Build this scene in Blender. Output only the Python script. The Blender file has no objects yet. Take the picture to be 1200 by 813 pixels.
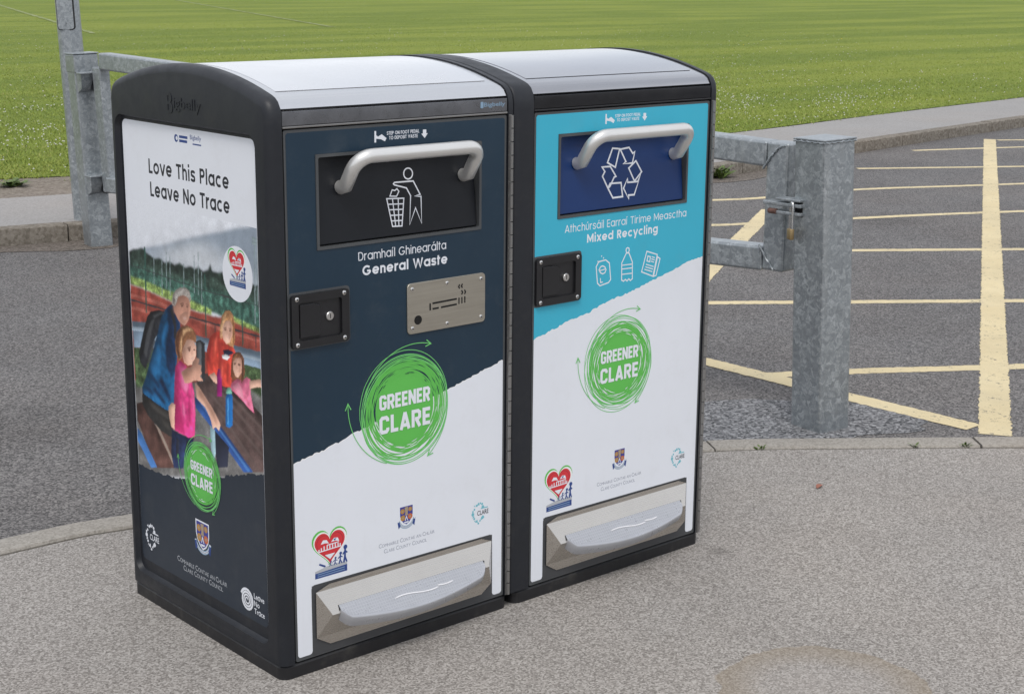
import bpy, bmesh, math, random
from mathutils import Vector, Matrix, noise
import numpy as np

random.seed(7)
scene = bpy.context.scene
COL = scene.collection
R = math.radians

# ------------------------------------------------------------------ camera
cam_data = bpy.data.cameras.new("camera")
cam_data.sensor_width = 36.0
cam_data.sensor_fit = 'HORIZONTAL'
cam_data.lens = 36.0 * 1846.67 / 1200.0
cam_data.clip_start = 0.05
cam_data.clip_end = 3000
cam = bpy.data.objects.new("camera", cam_data)
cam.location = (-1.74348, -2.69767, 1.51299)
cam.rotation_euler = (R(76.4568), R(-0.5020), R(-41.1114))
COL.objects.link(cam)
scene.camera = cam

# ------------------------------------------------------------------ world, sun, exposure
SUN_EL, SUN_AZ = 58.0, 222.0        # azimuth measured clockwise from +y, where the light comes from
world = bpy.data.worlds.new("World")
scene.world = world
world.use_nodes = True
wt = world.node_tree
wn, wl = wt.nodes, wt.links
bg = wn['Background']
bg.inputs['Strength'].default_value = 0.10
sky = wn.new('ShaderNodeTexSky')
sky.sky_type = 'NISHITA'
sky.sun_disc = False
sky.sun_elevation = R(SUN_EL)
sky.sun_rotation = R(SUN_AZ)
sky.dust_density = 3.0
sky.air_density = 1.0
tc = wn.new('ShaderNodeTexCoord')
nz = wn.new('ShaderNodeTexNoise')
nz.inputs['Scale'].default_value = 2.2
nz.inputs['Detail'].default_value = 5
nz.inputs['Roughness'].default_value = 0.6
rmp = wn.new('ShaderNodeValToRGB')
rmp.color_ramp.elements[0].position = 0.30
rmp.color_ramp.elements[0].color = (0.55, 0.55, 0.55, 1)
rmp.color_ramp.elements[1].position = 0.62
rmp.color_ramp.elements[1].color = (0.97, 0.97, 0.97, 1)
mx = wn.new('ShaderNodeMix')
mx.data_type = 'RGBA'
cloud = wn.new('ShaderNodeMix')
cloud.data_type = 'RGBA'
cloud.inputs[6].default_value = (5.6, 5.85, 6.3, 1)
cloud.inputs[7].default_value = (9.6, 9.8, 10.2, 1)
nz2 = wn.new('ShaderNodeTexNoise')
nz2.inputs['Scale'].default_value = 3.5
nz2.inputs['Detail'].default_value = 6
wl.new(tc.outputs['Generated'], nz.inputs['Vector'])
wl.new(tc.outputs['Generated'], nz2.inputs['Vector'])
wl.new(nz.outputs['Fac'], rmp.inputs['Fac'])
wl.new(nz2.outputs['Fac'], cloud.inputs[0])
wl.new(rmp.outputs['Color'], mx.inputs[0])
wl.new(sky.outputs['Color'], mx.inputs[6])
wl.new(cloud.outputs[2], mx.inputs[7])
wl.new(mx.outputs[2], bg.inputs['Color'])

sun_data = bpy.data.lights.new("sun", 'SUN')
sun_data.energy = 1.3
sun_data.angle = R(22)
sun_data.color = (1.0, 0.965, 0.91)
sun = bpy.data.objects.new("sun", sun_data)
_d = Vector((math.sin(R(SUN_AZ)) * math.cos(R(SUN_EL)), math.cos(R(SUN_AZ)) * math.cos(R(SUN_EL)), math.sin(R(SUN_EL))))
sun.rotation_euler = (-_d).to_track_quat('-Z', 'Y').to_euler()
sun.location = (-5, -5, 9)
COL.objects.link(sun)

vs = scene.view_settings
vs.view_transform = 'Standard'
vs.look = 'None'
vs.gamma = 1.0
vs.exposure = 0.41
try:
    vs.use_curve_mapping = False
except Exception:
    pass
scene.cycles.max_bounces = 6
scene.cycles.use_denoising = True

# ------------------------------------------------------------------ materials
MATS = {}

def lin(c):
    c = c / 255.0
    return c / 12.92 if c <= 0.04045 else ((c + 0.055) / 1.055) ** 2.4

def srgb(r, g, b):
    return (lin(r), lin(g), lin(b))

class NT:
    """small helper round a material's node tree"""
    def __init__(self, name):
        self.m = bpy.data.materials.new(name)
        self.m.use_nodes = True
        self.t = self.m.node_tree
        self.b = self.t.nodes['Principled BSDF']
        self.tc = self.t.nodes.new('ShaderNodeTexCoord')
    def n(self, kind, **kw):
        x = self.t.nodes.new(kind)
        for k, v in kw.items():
            setattr(x, k, v)
        return x
    def l(self, a, b):
        self.t.links.new(a, b)
    def noise(self, scale, detail=4, rough=0.55, vec=None, dist=0.0):
        x = self.n('ShaderNodeTexNoise')
        x.inputs['Scale'].default_value = scale
        x.inputs['Detail'].default_value = detail
        x.inputs['Roughness'].default_value = rough
        x.inputs['Distortion'].default_value = dist
        self.l(vec or self.tc.outputs['Object'], x.inputs['Vector'])
        return x.outputs['Fac']
    def ramp(self, fac, stops):
        x = self.n('ShaderNodeValToRGB')
        e = x.color_ramp.elements
        while len(e) < len(stops):
            e.new(0.5)
        for el, (p, c) in zip(e, stops):
            el.position = p
            el.color = (c[0], c[1], c[2], 1) if hasattr(c, '__len__') else (c, c, c, 1)
        self.l(fac, x.inputs['Fac'])
        return x.outputs['Color']
    def mix(self, fac, a, b, mode='MIX'):
        x = self.n('ShaderNodeMix', data_type='RGBA', blend_type=mode)
        for sock, v in ((x.inputs[0], fac), (x.inputs[6], a), (x.inputs[7], b)):
            if isinstance(v, bpy.types.NodeSocket):
                self.l(v, sock)
            elif hasattr(v, '__len__'):
                sock.default_value = (v[0], v[1], v[2], 1)
            else:
                sock.default_value = v
        return x.outputs[2]
    def math(self, op, a, b=0.0):
        x = self.n('ShaderNodeMath', operation=op)
        for sock, v in ((x.inputs[0], a), (x.inputs[1], b)):
            if isinstance(v, bpy.types.NodeSocket):
                self.l(v, sock)
            else:
                sock.default_value = v
        return x.outputs[0]
    def bump(self, h, strength, dist):
        x = self.n('ShaderNodeBump')
        x.inputs['Strength'].default_value = strength
        x.inputs['Distance'].default_value = dist
        self.l(h, x.inputs['Height'])
        self.l(x.outputs['Normal'], self.b.inputs['Normal'])
    def color(self, c):
        if isinstance(c, bpy.types.NodeSocket):
            self.l(c, self.b.inputs['Base Color'])
        else:
            self.b.inputs['Base Color'].default_value = (c[0], c[1], c[2], 1)
    def set(self, **kw):
        for k, v in kw.items():
            s = self.b.inputs[k.replace('_', ' ')]
            if isinstance(v, bpy.types.NodeSocket):
                self.l(v, s)
            else:
                s.default_value = v

def mat(name, c, rough=0.5, metal=0.0, spec=0.5, var=0.08, vscale=6.0, bump=0.0, bscale=400, coat=0.0, rvar=0.08, dust=0.0, dcol=(0.085, 0.078, 0.068)):
    """plain procedural paint / plastic / metal with slight unevenness"""
    if name in MATS:
        return MATS[name]
    k = NT(name)
    f = k.noise(vscale, 5, 0.6)
    lo = tuple(max(0, x * (1 - var)) for x in c)
    hi = tuple(min(1, x * (1 + var)) for x in c)
    cc = k.ramp(f, [(0.3, lo), (0.7, hi)])
    if dust:
        cc = k.mix(k.ramp(k.noise(11, 8, 0.78), [(0.52, 0.0), (0.74, dust)]), cc, dcol)
        mp = k.n('ShaderNodeMapping'); mp.inputs['Scale'].default_value = (70, 70, 2.2)
        k.l(k.tc.outputs['Object'], mp.inputs['Vector'])
        cc = k.mix(k.ramp(k.noise(1.0, 4, 0.6, vec=mp.outputs['Vector']), [(0.62, 0.0), (0.80, dust * .6)]), cc, dcol)
    k.color(cc)
    rr = k.ramp(k.noise(vscale * 2.7, 5, 0.65), [(0.3, max(0.02, rough - rvar)), (0.7, min(1, rough + rvar))])
    k.set(Roughness=rr, Metallic=metal)
    k.b.inputs['Specular IOR Level'].default_value = spec
    if coat:
        k.b.inputs['Coat Weight'].default_value = coat
        k.b.inputs['Coat Roughness'].default_value = 0.12
    if bump:
        k.bump(k.noise(bscale, 2, 0.5), bump, 0.001)
    MATS[name] = k.m
    return k.m

def brushed(name, c, rough, stretch=(1, 60, 60), metal=1.0, var=0.12, scale=8):
    k = NT(name)
    mp = k.n('ShaderNodeMapping')
    mp.inputs['Scale'].default_value = stretch
    k.l(k.tc.outputs['Object'], mp.inputs['Vector'])
    f = k.noise(scale, 4, 0.6, vec=mp.outputs['Vector'])
    g = k.noise(5.0, 4, 0.6)
    a = k.ramp(f, [(0.3, tuple(x * (1 - var) for x in c)), (0.7, tuple(min(1, x * (1 + var)) for x in c))])
    b = k.mix(k.ramp(g, [(0.45, 0.0), (0.75, 0.35)]), a, tuple(x * 0.78 for x in c))
    k.color(b)
    k.set(Roughness=k.ramp(f, [(0.3, rough - 0.06), (0.7, rough + 0.08)]), Metallic=metal)
    MATS[name] = k.m
    return k.m

def galvanised(name):
    k = NT(name)
    w = k.n('ShaderNodeTexNoise')
    w.inputs['Scale'].default_value = 30
    k.l(k.tc.outputs['Object'], w.inputs['Vector'])
    ad = k.n('ShaderNodeMix', data_type='RGBA')
    ad.inputs[0].default_value = 0.05
    k.l(k.tc.outputs['Object'], ad.inputs[6])
    k.l(w.outputs['Color'], ad.inputs[7])
    v = k.n('ShaderNodeTexVoronoi', feature='F1')
    v.inputs['Scale'].default_value = 70
    k.l(ad.outputs[2], v.inputs['Vector'])
    v2 = k.n('ShaderNodeTexVoronoi', feature='F1')
    v2.inputs['Scale'].default_value = 160
    k.l(ad.outputs[2], v2.inputs['Vector'])
    s1 = k.n('ShaderNodeSeparateColor'); k.l(v.outputs['Color'], s1.inputs[0])
    s2 = k.n('ShaderNodeSeparateColor'); k.l(v2.outputs['Color'], s2.inputs[0])
    f = k.math('ADD', k.math('MULTIPLY', s1.outputs[0], 0.6), k.math('MULTIPLY', s2.outputs[1], 0.4))
    base = k.ramp(f, [(0.15, (0.27, 0.295, 0.315)), (0.55, (0.34, 0.37, 0.39)), (0.95, (0.49, 0.52, 0.54))])
    st = k.noise(3.2, 6, 0.65)
    c = k.mix(k.ramp(st, [(0.42, 0.0), (0.72, 0.55)]), base, (0.26, 0.28, 0.295))
    mp = k.n('ShaderNodeMapping'); mp.inputs['Scale'].default_value = (26, 26, 1.6)
    k.l(k.tc.outputs['Object'], mp.inputs['Vector'])
    run = k.noise(1.0, 3, 0.5, vec=mp.outputs['Vector'])
    c = k.mix(k.ramp(run, [(0.58, 0.0), (0.74, 0.3)]), c, (0.42, 0.435, 0.435))
    k.color(c)
    k.set(Metallic=0.62, Roughness=k.ramp(f, [(0.2, 0.34), (0.9, 0.48)]))
    k.bump(k.noise(60, 3, 0.5), 0.12, 0.002)
    MATS[name] = k.m
    return k.m

def ground_mat(name, dark, mid, light, scale=150, chips=0.5, patch=None, warm=None, bump=0.6, bdist=0.004, ring=None, rough=0.9):
    k = NT(name)
    co = k.tc.outputs['Object']
    a = k.noise(scale, 3, 0.7)
    b = k.noise(scale * 0.37, 4, 0.65)
    v = k.n('ShaderNodeTexVoronoi', feature='F1')
    v.inputs['Scale'].default_value = scale * 0.9
    k.l(co, v.inputs['Vector'])
    sc = k.n('ShaderNodeSeparateColor'); k.l(v.outputs['Color'], sc.inputs[0])
    f = k.math('ADD', k.math('MULTIPLY', sc.outputs[0], chips), k.math('MULTIPLY', a, 1 - chips))
    f = k.math('ADD', k.math('MULTIPLY', f, 0.8), k.math('MULTIPLY', b, 0.2))
    c = k.ramp(f, [(0.22, dark), (0.47, mid), (0.80, light)])
    big = k.noise(1.3, 6, 0.6)
    c = k.mix(k.ramp(big, [(0.35, 0.0), (0.68, 0.5)]), c, k.mix(1.0, c, patch or (0.80, 0.79, 0.78), 'MULTIPLY'))
    big2 = k.noise(0.5, 4, 0.6)
    c = k.mix(k.ramp(big2, [(0.45, 0.0), (0.7, 0.6)]), c, k.mix(1.0, c, warm or (1.06, 1.0, 0.95), 'MULTIPLY'))
    # old gum and oil spots, irregular and sparse
    for sc_, r0, r1, amt, seed_ in ((1.9, 0.035, 0.075, 0.42, 3.1), (0.55, 0.05, 0.20, 0.35, 8.7)):
        mp = k.n('ShaderNodeMapping')
        mp.inputs['Location'].default_value = (seed_, seed_ * 1.7, 0)
        k.l(co, mp.inputs['Vector'])
        v3 = k.n('ShaderNodeTexVoronoi', feature='F1')
        v3.inputs['Scale'].default_value = sc_
        k.l(mp.outputs['Vector'], v3.inputs['Vector'])
        ds = k.math('ADD', v3.outputs['Distance'], k.math('MULTIPLY', k.math('SUBTRACT', k.noise(7 * sc_, 4, 0.6), 0.5), r1 * 1.2))
        c = k.mix(k.ramp(ds, [(r0, amt), (r1, 0.0)]), c, k.mix(1.0, c, (0.45, 0.44, 0.43), 'MULTIPLY'))
    if ring:
        cx, cy, rx, ry, rot = ring
        mp = k.n('ShaderNodeMapping')
        mp.vector_type = 'TEXTURE'
        mp.inputs['Location'].default_value = (cx, cy, 0)
        mp.inputs['Rotation'].default_value = (0, 0, rot)
        mp.inputs['Scale'].default_value = (rx, ry, 1)
        k.l(co, mp.inputs['Vector'])
        ln = k.n('ShaderNodeVectorMath', operation='LENGTH')
        k.l(mp.outputs['Vector'], ln.inputs[0])
        wob = k.math('ADD', ln.outputs['Value'], k.math('MULTIPLY', k.math('SUBTRACT', k.noise(9, 4, 0.6), 0.5), 0.28))
        band = k.ramp(wob, [(0.55, 0.0), (0.84, 0.40), (0.98, 0.50), (1.12, 0.0)])
        c = k.mix(band, c, (0.235, 0.185, 0.125))
        ins = k.ramp(wob, [(0.3, 0.25), (0.8, 0.08), (1.0, 0.0)])
        c = k.mix(ins, c, (0.36, 0.325, 0.30))
    k.color(c)
    k.set(Roughness=rough)
    k.b.inputs['Specular IOR Level'].default_value = 0.25
    k.bump(f, bump, bdist)
    MATS[name] = k.m
    return k.m

# ------------------------------------------------------------------ object helpers
def link(o, parent=None):
    COL.objects.link(o)
    if parent is not None:
        o.parent = parent
    return o

def tag(o, label=None, cat=None, group=None, kind=None):
    for k_, v_ in (('label', label), ('category', cat), ('group', group), ('kind', kind)):
        if v_:
            o[k_] = v_
    return o

def thing(name, label, cat, loc=(0, 0, 0), rz=0.0, group=None):
    o = bpy.data.objects.new(name, None)
    o.empty_display_size = 0.1
    o.location = loc
    o.rotation_euler = (0, 0, rz)
    link(o)
    return tag(o, label, cat, group)

def finish(bm, name, mats, parent=None, smooth=False, angle=None, hard=False):
    bmesh.ops.recalc_face_normals(bm, faces=bm.faces) if angle != 'keep' else None
    me = bpy.data.meshes.new(name)
    bm.to_mesh(me)
    bm.free()
    if not isinstance(mats, (list, tuple)):
        mats = [mats]
    for m in mats:
        me.materials.append(m)
    if smooth:
        me.polygons.foreach_set('use_smooth', [True] * len(me.polygons))
        try:
            me.set_sharp_from_angle(angle=R(35 if angle in (None, 'keep') else angle))
        except Exception:
            pass
    if hard:                                     # big flat faces stay flat, only the rounded edges bend
        vf = [[] for _ in me.vertices]
        for p in me.polygons:
            for vi in p.vertices:
                vf[vi].append(p)
        nrm = []
        for p in me.polygons:
            for vi in p.vertices:
                acc = Vector((0, 0, 0))
                for g in vf[vi]:
                    if g.normal.dot(p.normal) > 0.5:
                        acc += g.normal * g.area
                nrm.append(tuple(acc.normalized()))
        me.normals_split_custom_set(nrm)
    return link(bpy.data.objects.new(name, me), parent)

def bm_box(bm, x0, x1, y0, y1, z0, z1, bev=0.0, seg=2, mi=0):
    t = bmesh.new()
    bmesh.ops.create_cube(t, size=1)
    for v in t.verts:
        v.co = Vector(((x0 + x1) / 2 + v.co.x * (x1 - x0), (y0 + y1) / 2 + v.co.y * (y1 - y0), (z0 + z1) / 2 + v.co.z * (z1 - z0)))
    if bev:
        bmesh.ops.bevel(t, geom=t.edges[:], offset=bev, segments=seg, affect='EDGES', profile=0.5)
    for f in t.faces:
        f.material_index = mi
    join(bm, t)

def join(bm, t, mtx=None):
    me = bpy.data.meshes.new('tmp')
    if mtx is not None:
        bmesh.ops.transform(t, matrix=mtx, verts=t.verts)
    t.to_mesh(me)
    t.free()
    bm.from_mesh(me)
    bpy.data.meshes.remove(me)

def bm_tube(bm, pts, r, seg=14, caps=True, flat=None):
    """tube along points; r a number or list"""
    pts = [Vector(p) for p in pts]
    n = len(pts)
    rs = r if hasattr(r, '__len__') else [r] * n
    rings = []
    up = None
    for i, p in enumerate(pts):
        d = (pts[min(i + 1, n - 1)] - pts[max(i - 1, 0)]).normalized()
        if up is None:
            a = Vector((0, 0, 1)) if abs(d.z) < 0.9 else Vector((1, 0, 0))
            up = d.cross(a).normalized()
        up = (up - d * up.dot(d)).normalized()
        side = d.cross(up)
        ring = []
        for k in range(seg):
            an = 2 * math.pi * k / seg
            ring.append(bm.verts.new(p + (up * math.cos(an) + side * math.sin(an)) * rs[i]))
        rings.append(ring)
    for i in range(n - 1):
        for k in range(seg):
            bm.faces.new((rings[i][k], rings[i][(k + 1) % seg], rings[i + 1][(k + 1) % seg], rings[i + 1][k]))
    if caps:
        bm.faces.new(rings[0][::-1])
        bm.faces.new(rings[-1])

def bm_disc(bm, c, r, n, axis_fn, seg=18):
    pass

def arc_pts(c, r, a0, a1, n):
    return [(c[0] + r * math.cos(a0 + (a1 - a0) * i / n), c[1] + r * math.sin(a0 + (a1 - a0) * i / n)) for i in range(n + 1)]

def round_rect(u0, u1, v0, v1, r, n=5):
    p = []
    for cx, cy, a in ((u1 - r, v1 - r, 0), (u0 + r, v1 - r, 90), (u0 + r, v0 + r, 180), (u1 - r, v0 + r, 270)):
        p += arc_pts((cx, cy), r, R(a), R(a + 90), n)
    return p

def offset_poly(p, d):
    """inset a CCW polygon by d"""
    n = len(p)
    out = []
    for i in range(n):
        a, b, c = Vector(p[i - 1]), Vector(p[i]), Vector(p[(i + 1) % n])
        e1, e2 = (b - a), (c - b)
        if e1.length < 1e-9 or e2.length < 1e-9:
            out.append(tuple(b)); continue
        e1.normalize(); e2.normalize()
        n1, n2 = Vector((-e1.y, e1.x)), Vector((-e2.y, e2.x))
        m = n1 + n2
        m = m / max(0.35, (1 + n1.dot(n2)))
        out.append((b.x + m.x * d, b.y + m.y * d))
    return out

def bm_loft(bm, loops, closed=True, cap0=True, cap1=True):
    vs_ = [[bm.verts.new(q) for q in lp] for lp in loops]
    n = len(vs_[0])
    for a, b in zip(vs_, vs_[1:]):
        for k in range(n if closed else n - 1):
            bm.faces.new((a[k], a[(k + 1) % n], b[(k + 1) % n], b[k]))
    if cap0:
        bm.faces.new(vs_[0][::-1])
    if cap1:
        bm.faces.new(vs_[-1])
    return vs_

def fill_with_holes(bm, outer, holes):
    """outer, holes: lists of BMVerts already in bm; fills the face between them"""
    ed = []
    for lp in [outer] + holes:
        for i in range(len(lp)):
            a, b = lp[i], lp[(i + 1) % len(lp)]
            e = bm.edges.get((a, b)) or bm.edges.new((a, b))
            ed.append(e)
    bmesh.ops.triangle_fill(bm, use_beauty=True, use_dissolve=False, edges=ed)

# ------------------------------------------------------------------ flat printed art (stickers, lettering): real thin layers on a panel
_font_cache = {}

def glyph_mesh(body, off, shear=0.0):
    key = (body, off, shear)
    if key in _font_cache:
        return _font_cache[key]
    cu = bpy.data.curves.new('lettering', 'FONT')
    cu.body = body
    cu.offset = off
    cu.shear = shear
    cu.resolution_u = 4
    cu.fill_mode = 'FRONT'
    o = bpy.data.objects.new('lettering', cu)
    COL.objects.link(o)
    dg = bpy.context.evaluated_depsgraph_get()
    ev = o.evaluated_get(dg)
    me = ev.to_mesh()
    vs_ = [(v.co.x, v.co.y) for v in me.vertices]
    fs = [tuple(p.vertices) for p in me.polygons]
    ev.to_mesh_clear()
    COL.objects.unlink(o)
    bpy.data.objects.remove(o)
    bpy.data.curves.remove(cu)
    _font_cache[key] = (vs_, fs)
    return vs_, fs

_cap = None
def cap_height():
    global _cap
    if _cap is None:
        _cap = max(v[1] for v in glyph_mesh('H', 0.0)[0])
    return _cap

class Art:
    """collects flat polygons in panel coordinates (u right, v up), each on its own thin layer"""
    def __init__(self, place, step=0.000012, base=0.0004):
        self.place, self.step, self.d = place, step, base
        self.v, self.f, self.mi, self.mats = [], [], [], []
        self.keep = False
    def m(self, material):
        if material not in self.mats:
            self.mats.append(material)
        return self.mats.index(material)
    def up(self):
        if not self.keep:
            self.d += self.step
    def poly(self, pts, material):
        self.up()
        # keep counter-clockwise
        a = sum(pts[i - 1][0] * pts[i][1] - pts[i][0] * pts[i - 1][1] for i in range(len(pts)))
        if a < 0:
            pts = pts[::-1]
        i0 = len(self.v)
        self.v += [self.place(u, v, self.d) for u, v in pts]
        self.f.append(tuple(range(i0, i0 + len(pts))))
        self.mi.append(self.m(material))
    def stroke(self, pts, w, material, closed=False):
        self.up()
        n = len(pts)
        i0 = len(self.v)
        w0 = w if hasattr(w, '__len__') else [w] * n
        for i in range(n):
            if closed:
                a, b, c = Vector(pts[i - 1]), Vector(pts[i]), Vector(pts[(i + 1) % n])
            else:
                a, b, c = Vector(pts[max(i - 1, 0)]), Vector(pts[i]), Vector(pts[min(i + 1, n - 1)])
            e1, e2 = b - a, c - b
            if e1.length < 1e-9: e1 = e2
            if e2.length < 1e-9: e2 = e1
            e1 = e1.normalized(); e2 = e2.normalized()
            n1, n2 = Vector((-e1.y, e1.x)), Vector((-e2.y, e2.x))
            m_ = (n1 + n2) / max(0.45, 1 + n1.dot(n2)) * (w0[i] / 2)
            self.v.append(self.place(b.x - m_.x, b.y - m_.y, self.d))
            self.v.append(self.place(b.x + m_.x, b.y + m_.y, self.d))
        k = self.m(material)
        for i in range(n if closed else n - 1):
            j = (i + 1) % n
            self.f.append((i0 + 2 * i, i0 + 2 * j, i0 + 2 * j + 1, i0 + 2 * i + 1))
            self.mi.append(k)
    def disc(self, u, v, r, material, ry=None, n=28):
        self.poly([(u + r * math.cos(2 * math.pi * i / n), v + (ry or r) * math.sin(2 * math.pi * i / n)) for i in range(n)], material)
    def text(self, body, u0, u1, v0, cap, material, off=0.0, shear=0.0, rot=0.0):
        self.up()
        vs_, fs = glyph_mesh(body, off, shear)
        x0, x1 = min(v[0] for v in vs_), max(v[0] for v in vs_)
        sx, sy = (u1 - u0) / (x1 - x0), cap / cap_height()
        i0 = len(self.v)
        c, s = math.cos(rot), math.sin(rot)
        for x, y in vs_:
            a, b = (x - x0) * sx, y * sy
            self.v.append(self.place(u0 + a * c - b * s, v0 + a * s + b * c, self.d))
        k = self.m(material)
        for f in fs:
            self.f.append(tuple(i0 + q for q in f)); self.mi.append(k)
    def build(self, name, parent):
        me = bpy.data.meshes.new(name)
        me.from_pydata([tuple(v) for v in self.v], [], self.f)
        for m_ in self.mats:
            me.materials.append(m_)
        me.polygons.foreach_set('material_index', self.mi)
        me.update()
        return link(bpy.data.objects.new(name, me), parent)

def densify(pts, step, jit, rnd):
    out = []
    for a, b in zip(pts, pts[1:]):
        L = math.hypot(b[0] - a[0], b[1] - a[1])
        n = max(1, int(L / step))
        for i in range(n):
            t = i / n
            out.append((a[0] + (b[0] - a[0]) * t, a[1] + (b[1] - a[1]) * t))
    out.append(pts[-1])
    return [out[0]] + [(u + rnd.uniform(-jit, jit) * 0.5, v + rnd.uniform(-jit, jit) + 0.6 * jit * noise.noise((u * 60, v * 60, 3))) for u, v in out[1:-1]] + [out[-1]]

# ------------------------------------------------------------------ palette
M_PLASTIC = mat('dark_plastic', (0.0115, 0.0135, 0.0185), rough=0.46, spec=0.42, var=0.14, vscale=9, bump=0.22, bscale=900, dust=0.16)
M_BASE = mat('base_plastic', (0.009, 0.009, 0.011), rough=0.5, var=0.25, vscale=12, bump=0.2, bscale=700, dust=0.45)
M_DOORMETAL = mat('door_metal', (0.075, 0.08, 0.085), rough=0.45, metal=0.2, var=0.1)
M_PEDALBACK = mat('pedal_backing', (0.05, 0.052, 0.056), rough=0.5, var=0.12)
M_BLACK = mat('black_coating', (0.010, 0.010, 0.012), rough=0.38, var=0.1, bump=0.1)
M_GAP = mat('shadow_gap_black', (0.004, 0.004, 0.004), rough=0.9)
M_STEEL = brushed('stainless_steel', (0.60, 0.57, 0.53), 0.28, stretch=(1, 40, 40), var=0.025)
M_STEELP = brushed('stainless_plate', (0.46, 0.43, 0.37), 0.42, stretch=(1, 40, 40), var=0.06)
M_HANDLE = mat('satin_handle', (0.70, 0.695, 0.68), rough=0.32, metal=0.6, var=0.03, vscale=14, rvar=0.03)
M_GRIP = mat('cast_grip', (0.54, 0.55, 0.58), rough=0.34, metal=0.5, var=0.03)
M_WAVE = mat('painted_glint', (0.74, 0.74, 0.77), rough=0.45, var=0.03)  # pale matt colour stands in for the bright glint on the wave emblem
M_PEDAL = mat('cast_pedal', (0.45, 0.46, 0.49), rough=0.32, metal=0.55, var=0.05, vscale=20)
M_SCREW = mat('screw_steel', (0.62, 0.61, 0.60), rough=0.28, metal=1.0)
M_HINGE = mat('hinge_steel', (0.27, 0.265, 0.26), rough=0.4, metal=0.8)
M_LID1 = mat('lid_silver', (0.68, 0.685, 0.70), rough=0.22, metal=0.9, var=0.02, vscale=2.0, rvar=0.03)
M_LID2 = mat('lid_grey', (0.34, 0.345, 0.37), rough=0.14, metal=0.7, spec=0.9, var=0.05, vscale=2.0, rvar=0.03, coat=1.0)
M_SOLAR = mat('lid_cover', (0.78, 0.785, 0.80), rough=0.22, metal=0.75, spec=0.6, var=0.03, vscale=2.5)
M_STRIP = mat('header_grey', (0.16, 0.165, 0.18), rough=0.3, metal=0.7, var=0.2, vscale=14)
M_STRIPB = mat('header_black', (0.008, 0.009, 0.012), rough=0.22, spec=0.5, var=0.2)
M_GALV = galvanised('galvanised_steel')
M_BRASS = mat('brass', (0.34, 0.25, 0.13), rough=0.4, metal=0.8)
M_SHACKLE = mat('chromed_shackle', (0.75, 0.75, 0.75), rough=0.2, metal=1.0)
M_RUST = mat('rusty_bolt', (0.13, 0.065, 0.05), rough=0.8, var=0.3, vscale=60)

def ink(name, c, rough=0.38, var=0.03):
    return mat('ink_' + name, c, rough=rough, spec=0.42, var=var, vscale=2.2, rvar=0.09, dust=0.10 if name in ('white', 'navy', 'slate', 'teal') else 0.0, dcol=(0.40, 0.37, 0.33) if name == 'white' else (0.16, 0.16, 0.15))

WHITE = ink('white', (0.735, 0.76, 0.815))
NAVY = ink('navy', (0.0095, 0.029, 0.052), var=0.1)
NAVYD = ink('slate', (0.018, 0.027, 0.042), var=0.08)
TEAL = ink('teal', (0.045, 0.42, 0.58))
GREEN = ink('green', (0.115, 0.48, 0.085))
GREENL = ink('light_green', (0.16, 0.55, 0.16))
RED = ink('red', (0.60, 0.035, 0.045))
REDD = ink('dark_red', (0.36, 0.03, 0.04))
BLUE = ink('blue', (0.025, 0.06, 0.23))
ROYAL = ink('royal_blue', (0.045, 0.05, 0.26))
GOLD = ink('gold', (0.42, 0.22, 0.05))
ORANGE = ink('orange', (0.50, 0.13, 0.05))
TAN = ink('tan', (0.36, 0.28, 0.19))
STEELB = ink('steel_blue', (0.22, 0.33, 0.45))
AQUA = ink('aqua', (0.16, 0.47, 0.55))
INKTEXT = ink('text_grey', (0.25, 0.27, 0.34))
INKBLK = ink('text_black', (0.02, 0.022, 0.03))
LGREY = ink('light_grey', (0.42, 0.44, 0.47))
PAPER = ink('torn_paper', (0.80, 0.80, 0.80))
HOPNAVY = ink('hopper_blue', (0.002, 0.027, 0.125), rough=0.42)
HOPBLK = mat('hopper_black', (0.006, 0.0075, 0.011), rough=0.5, spec=0.35, var=0.1, bump=0.1)

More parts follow.
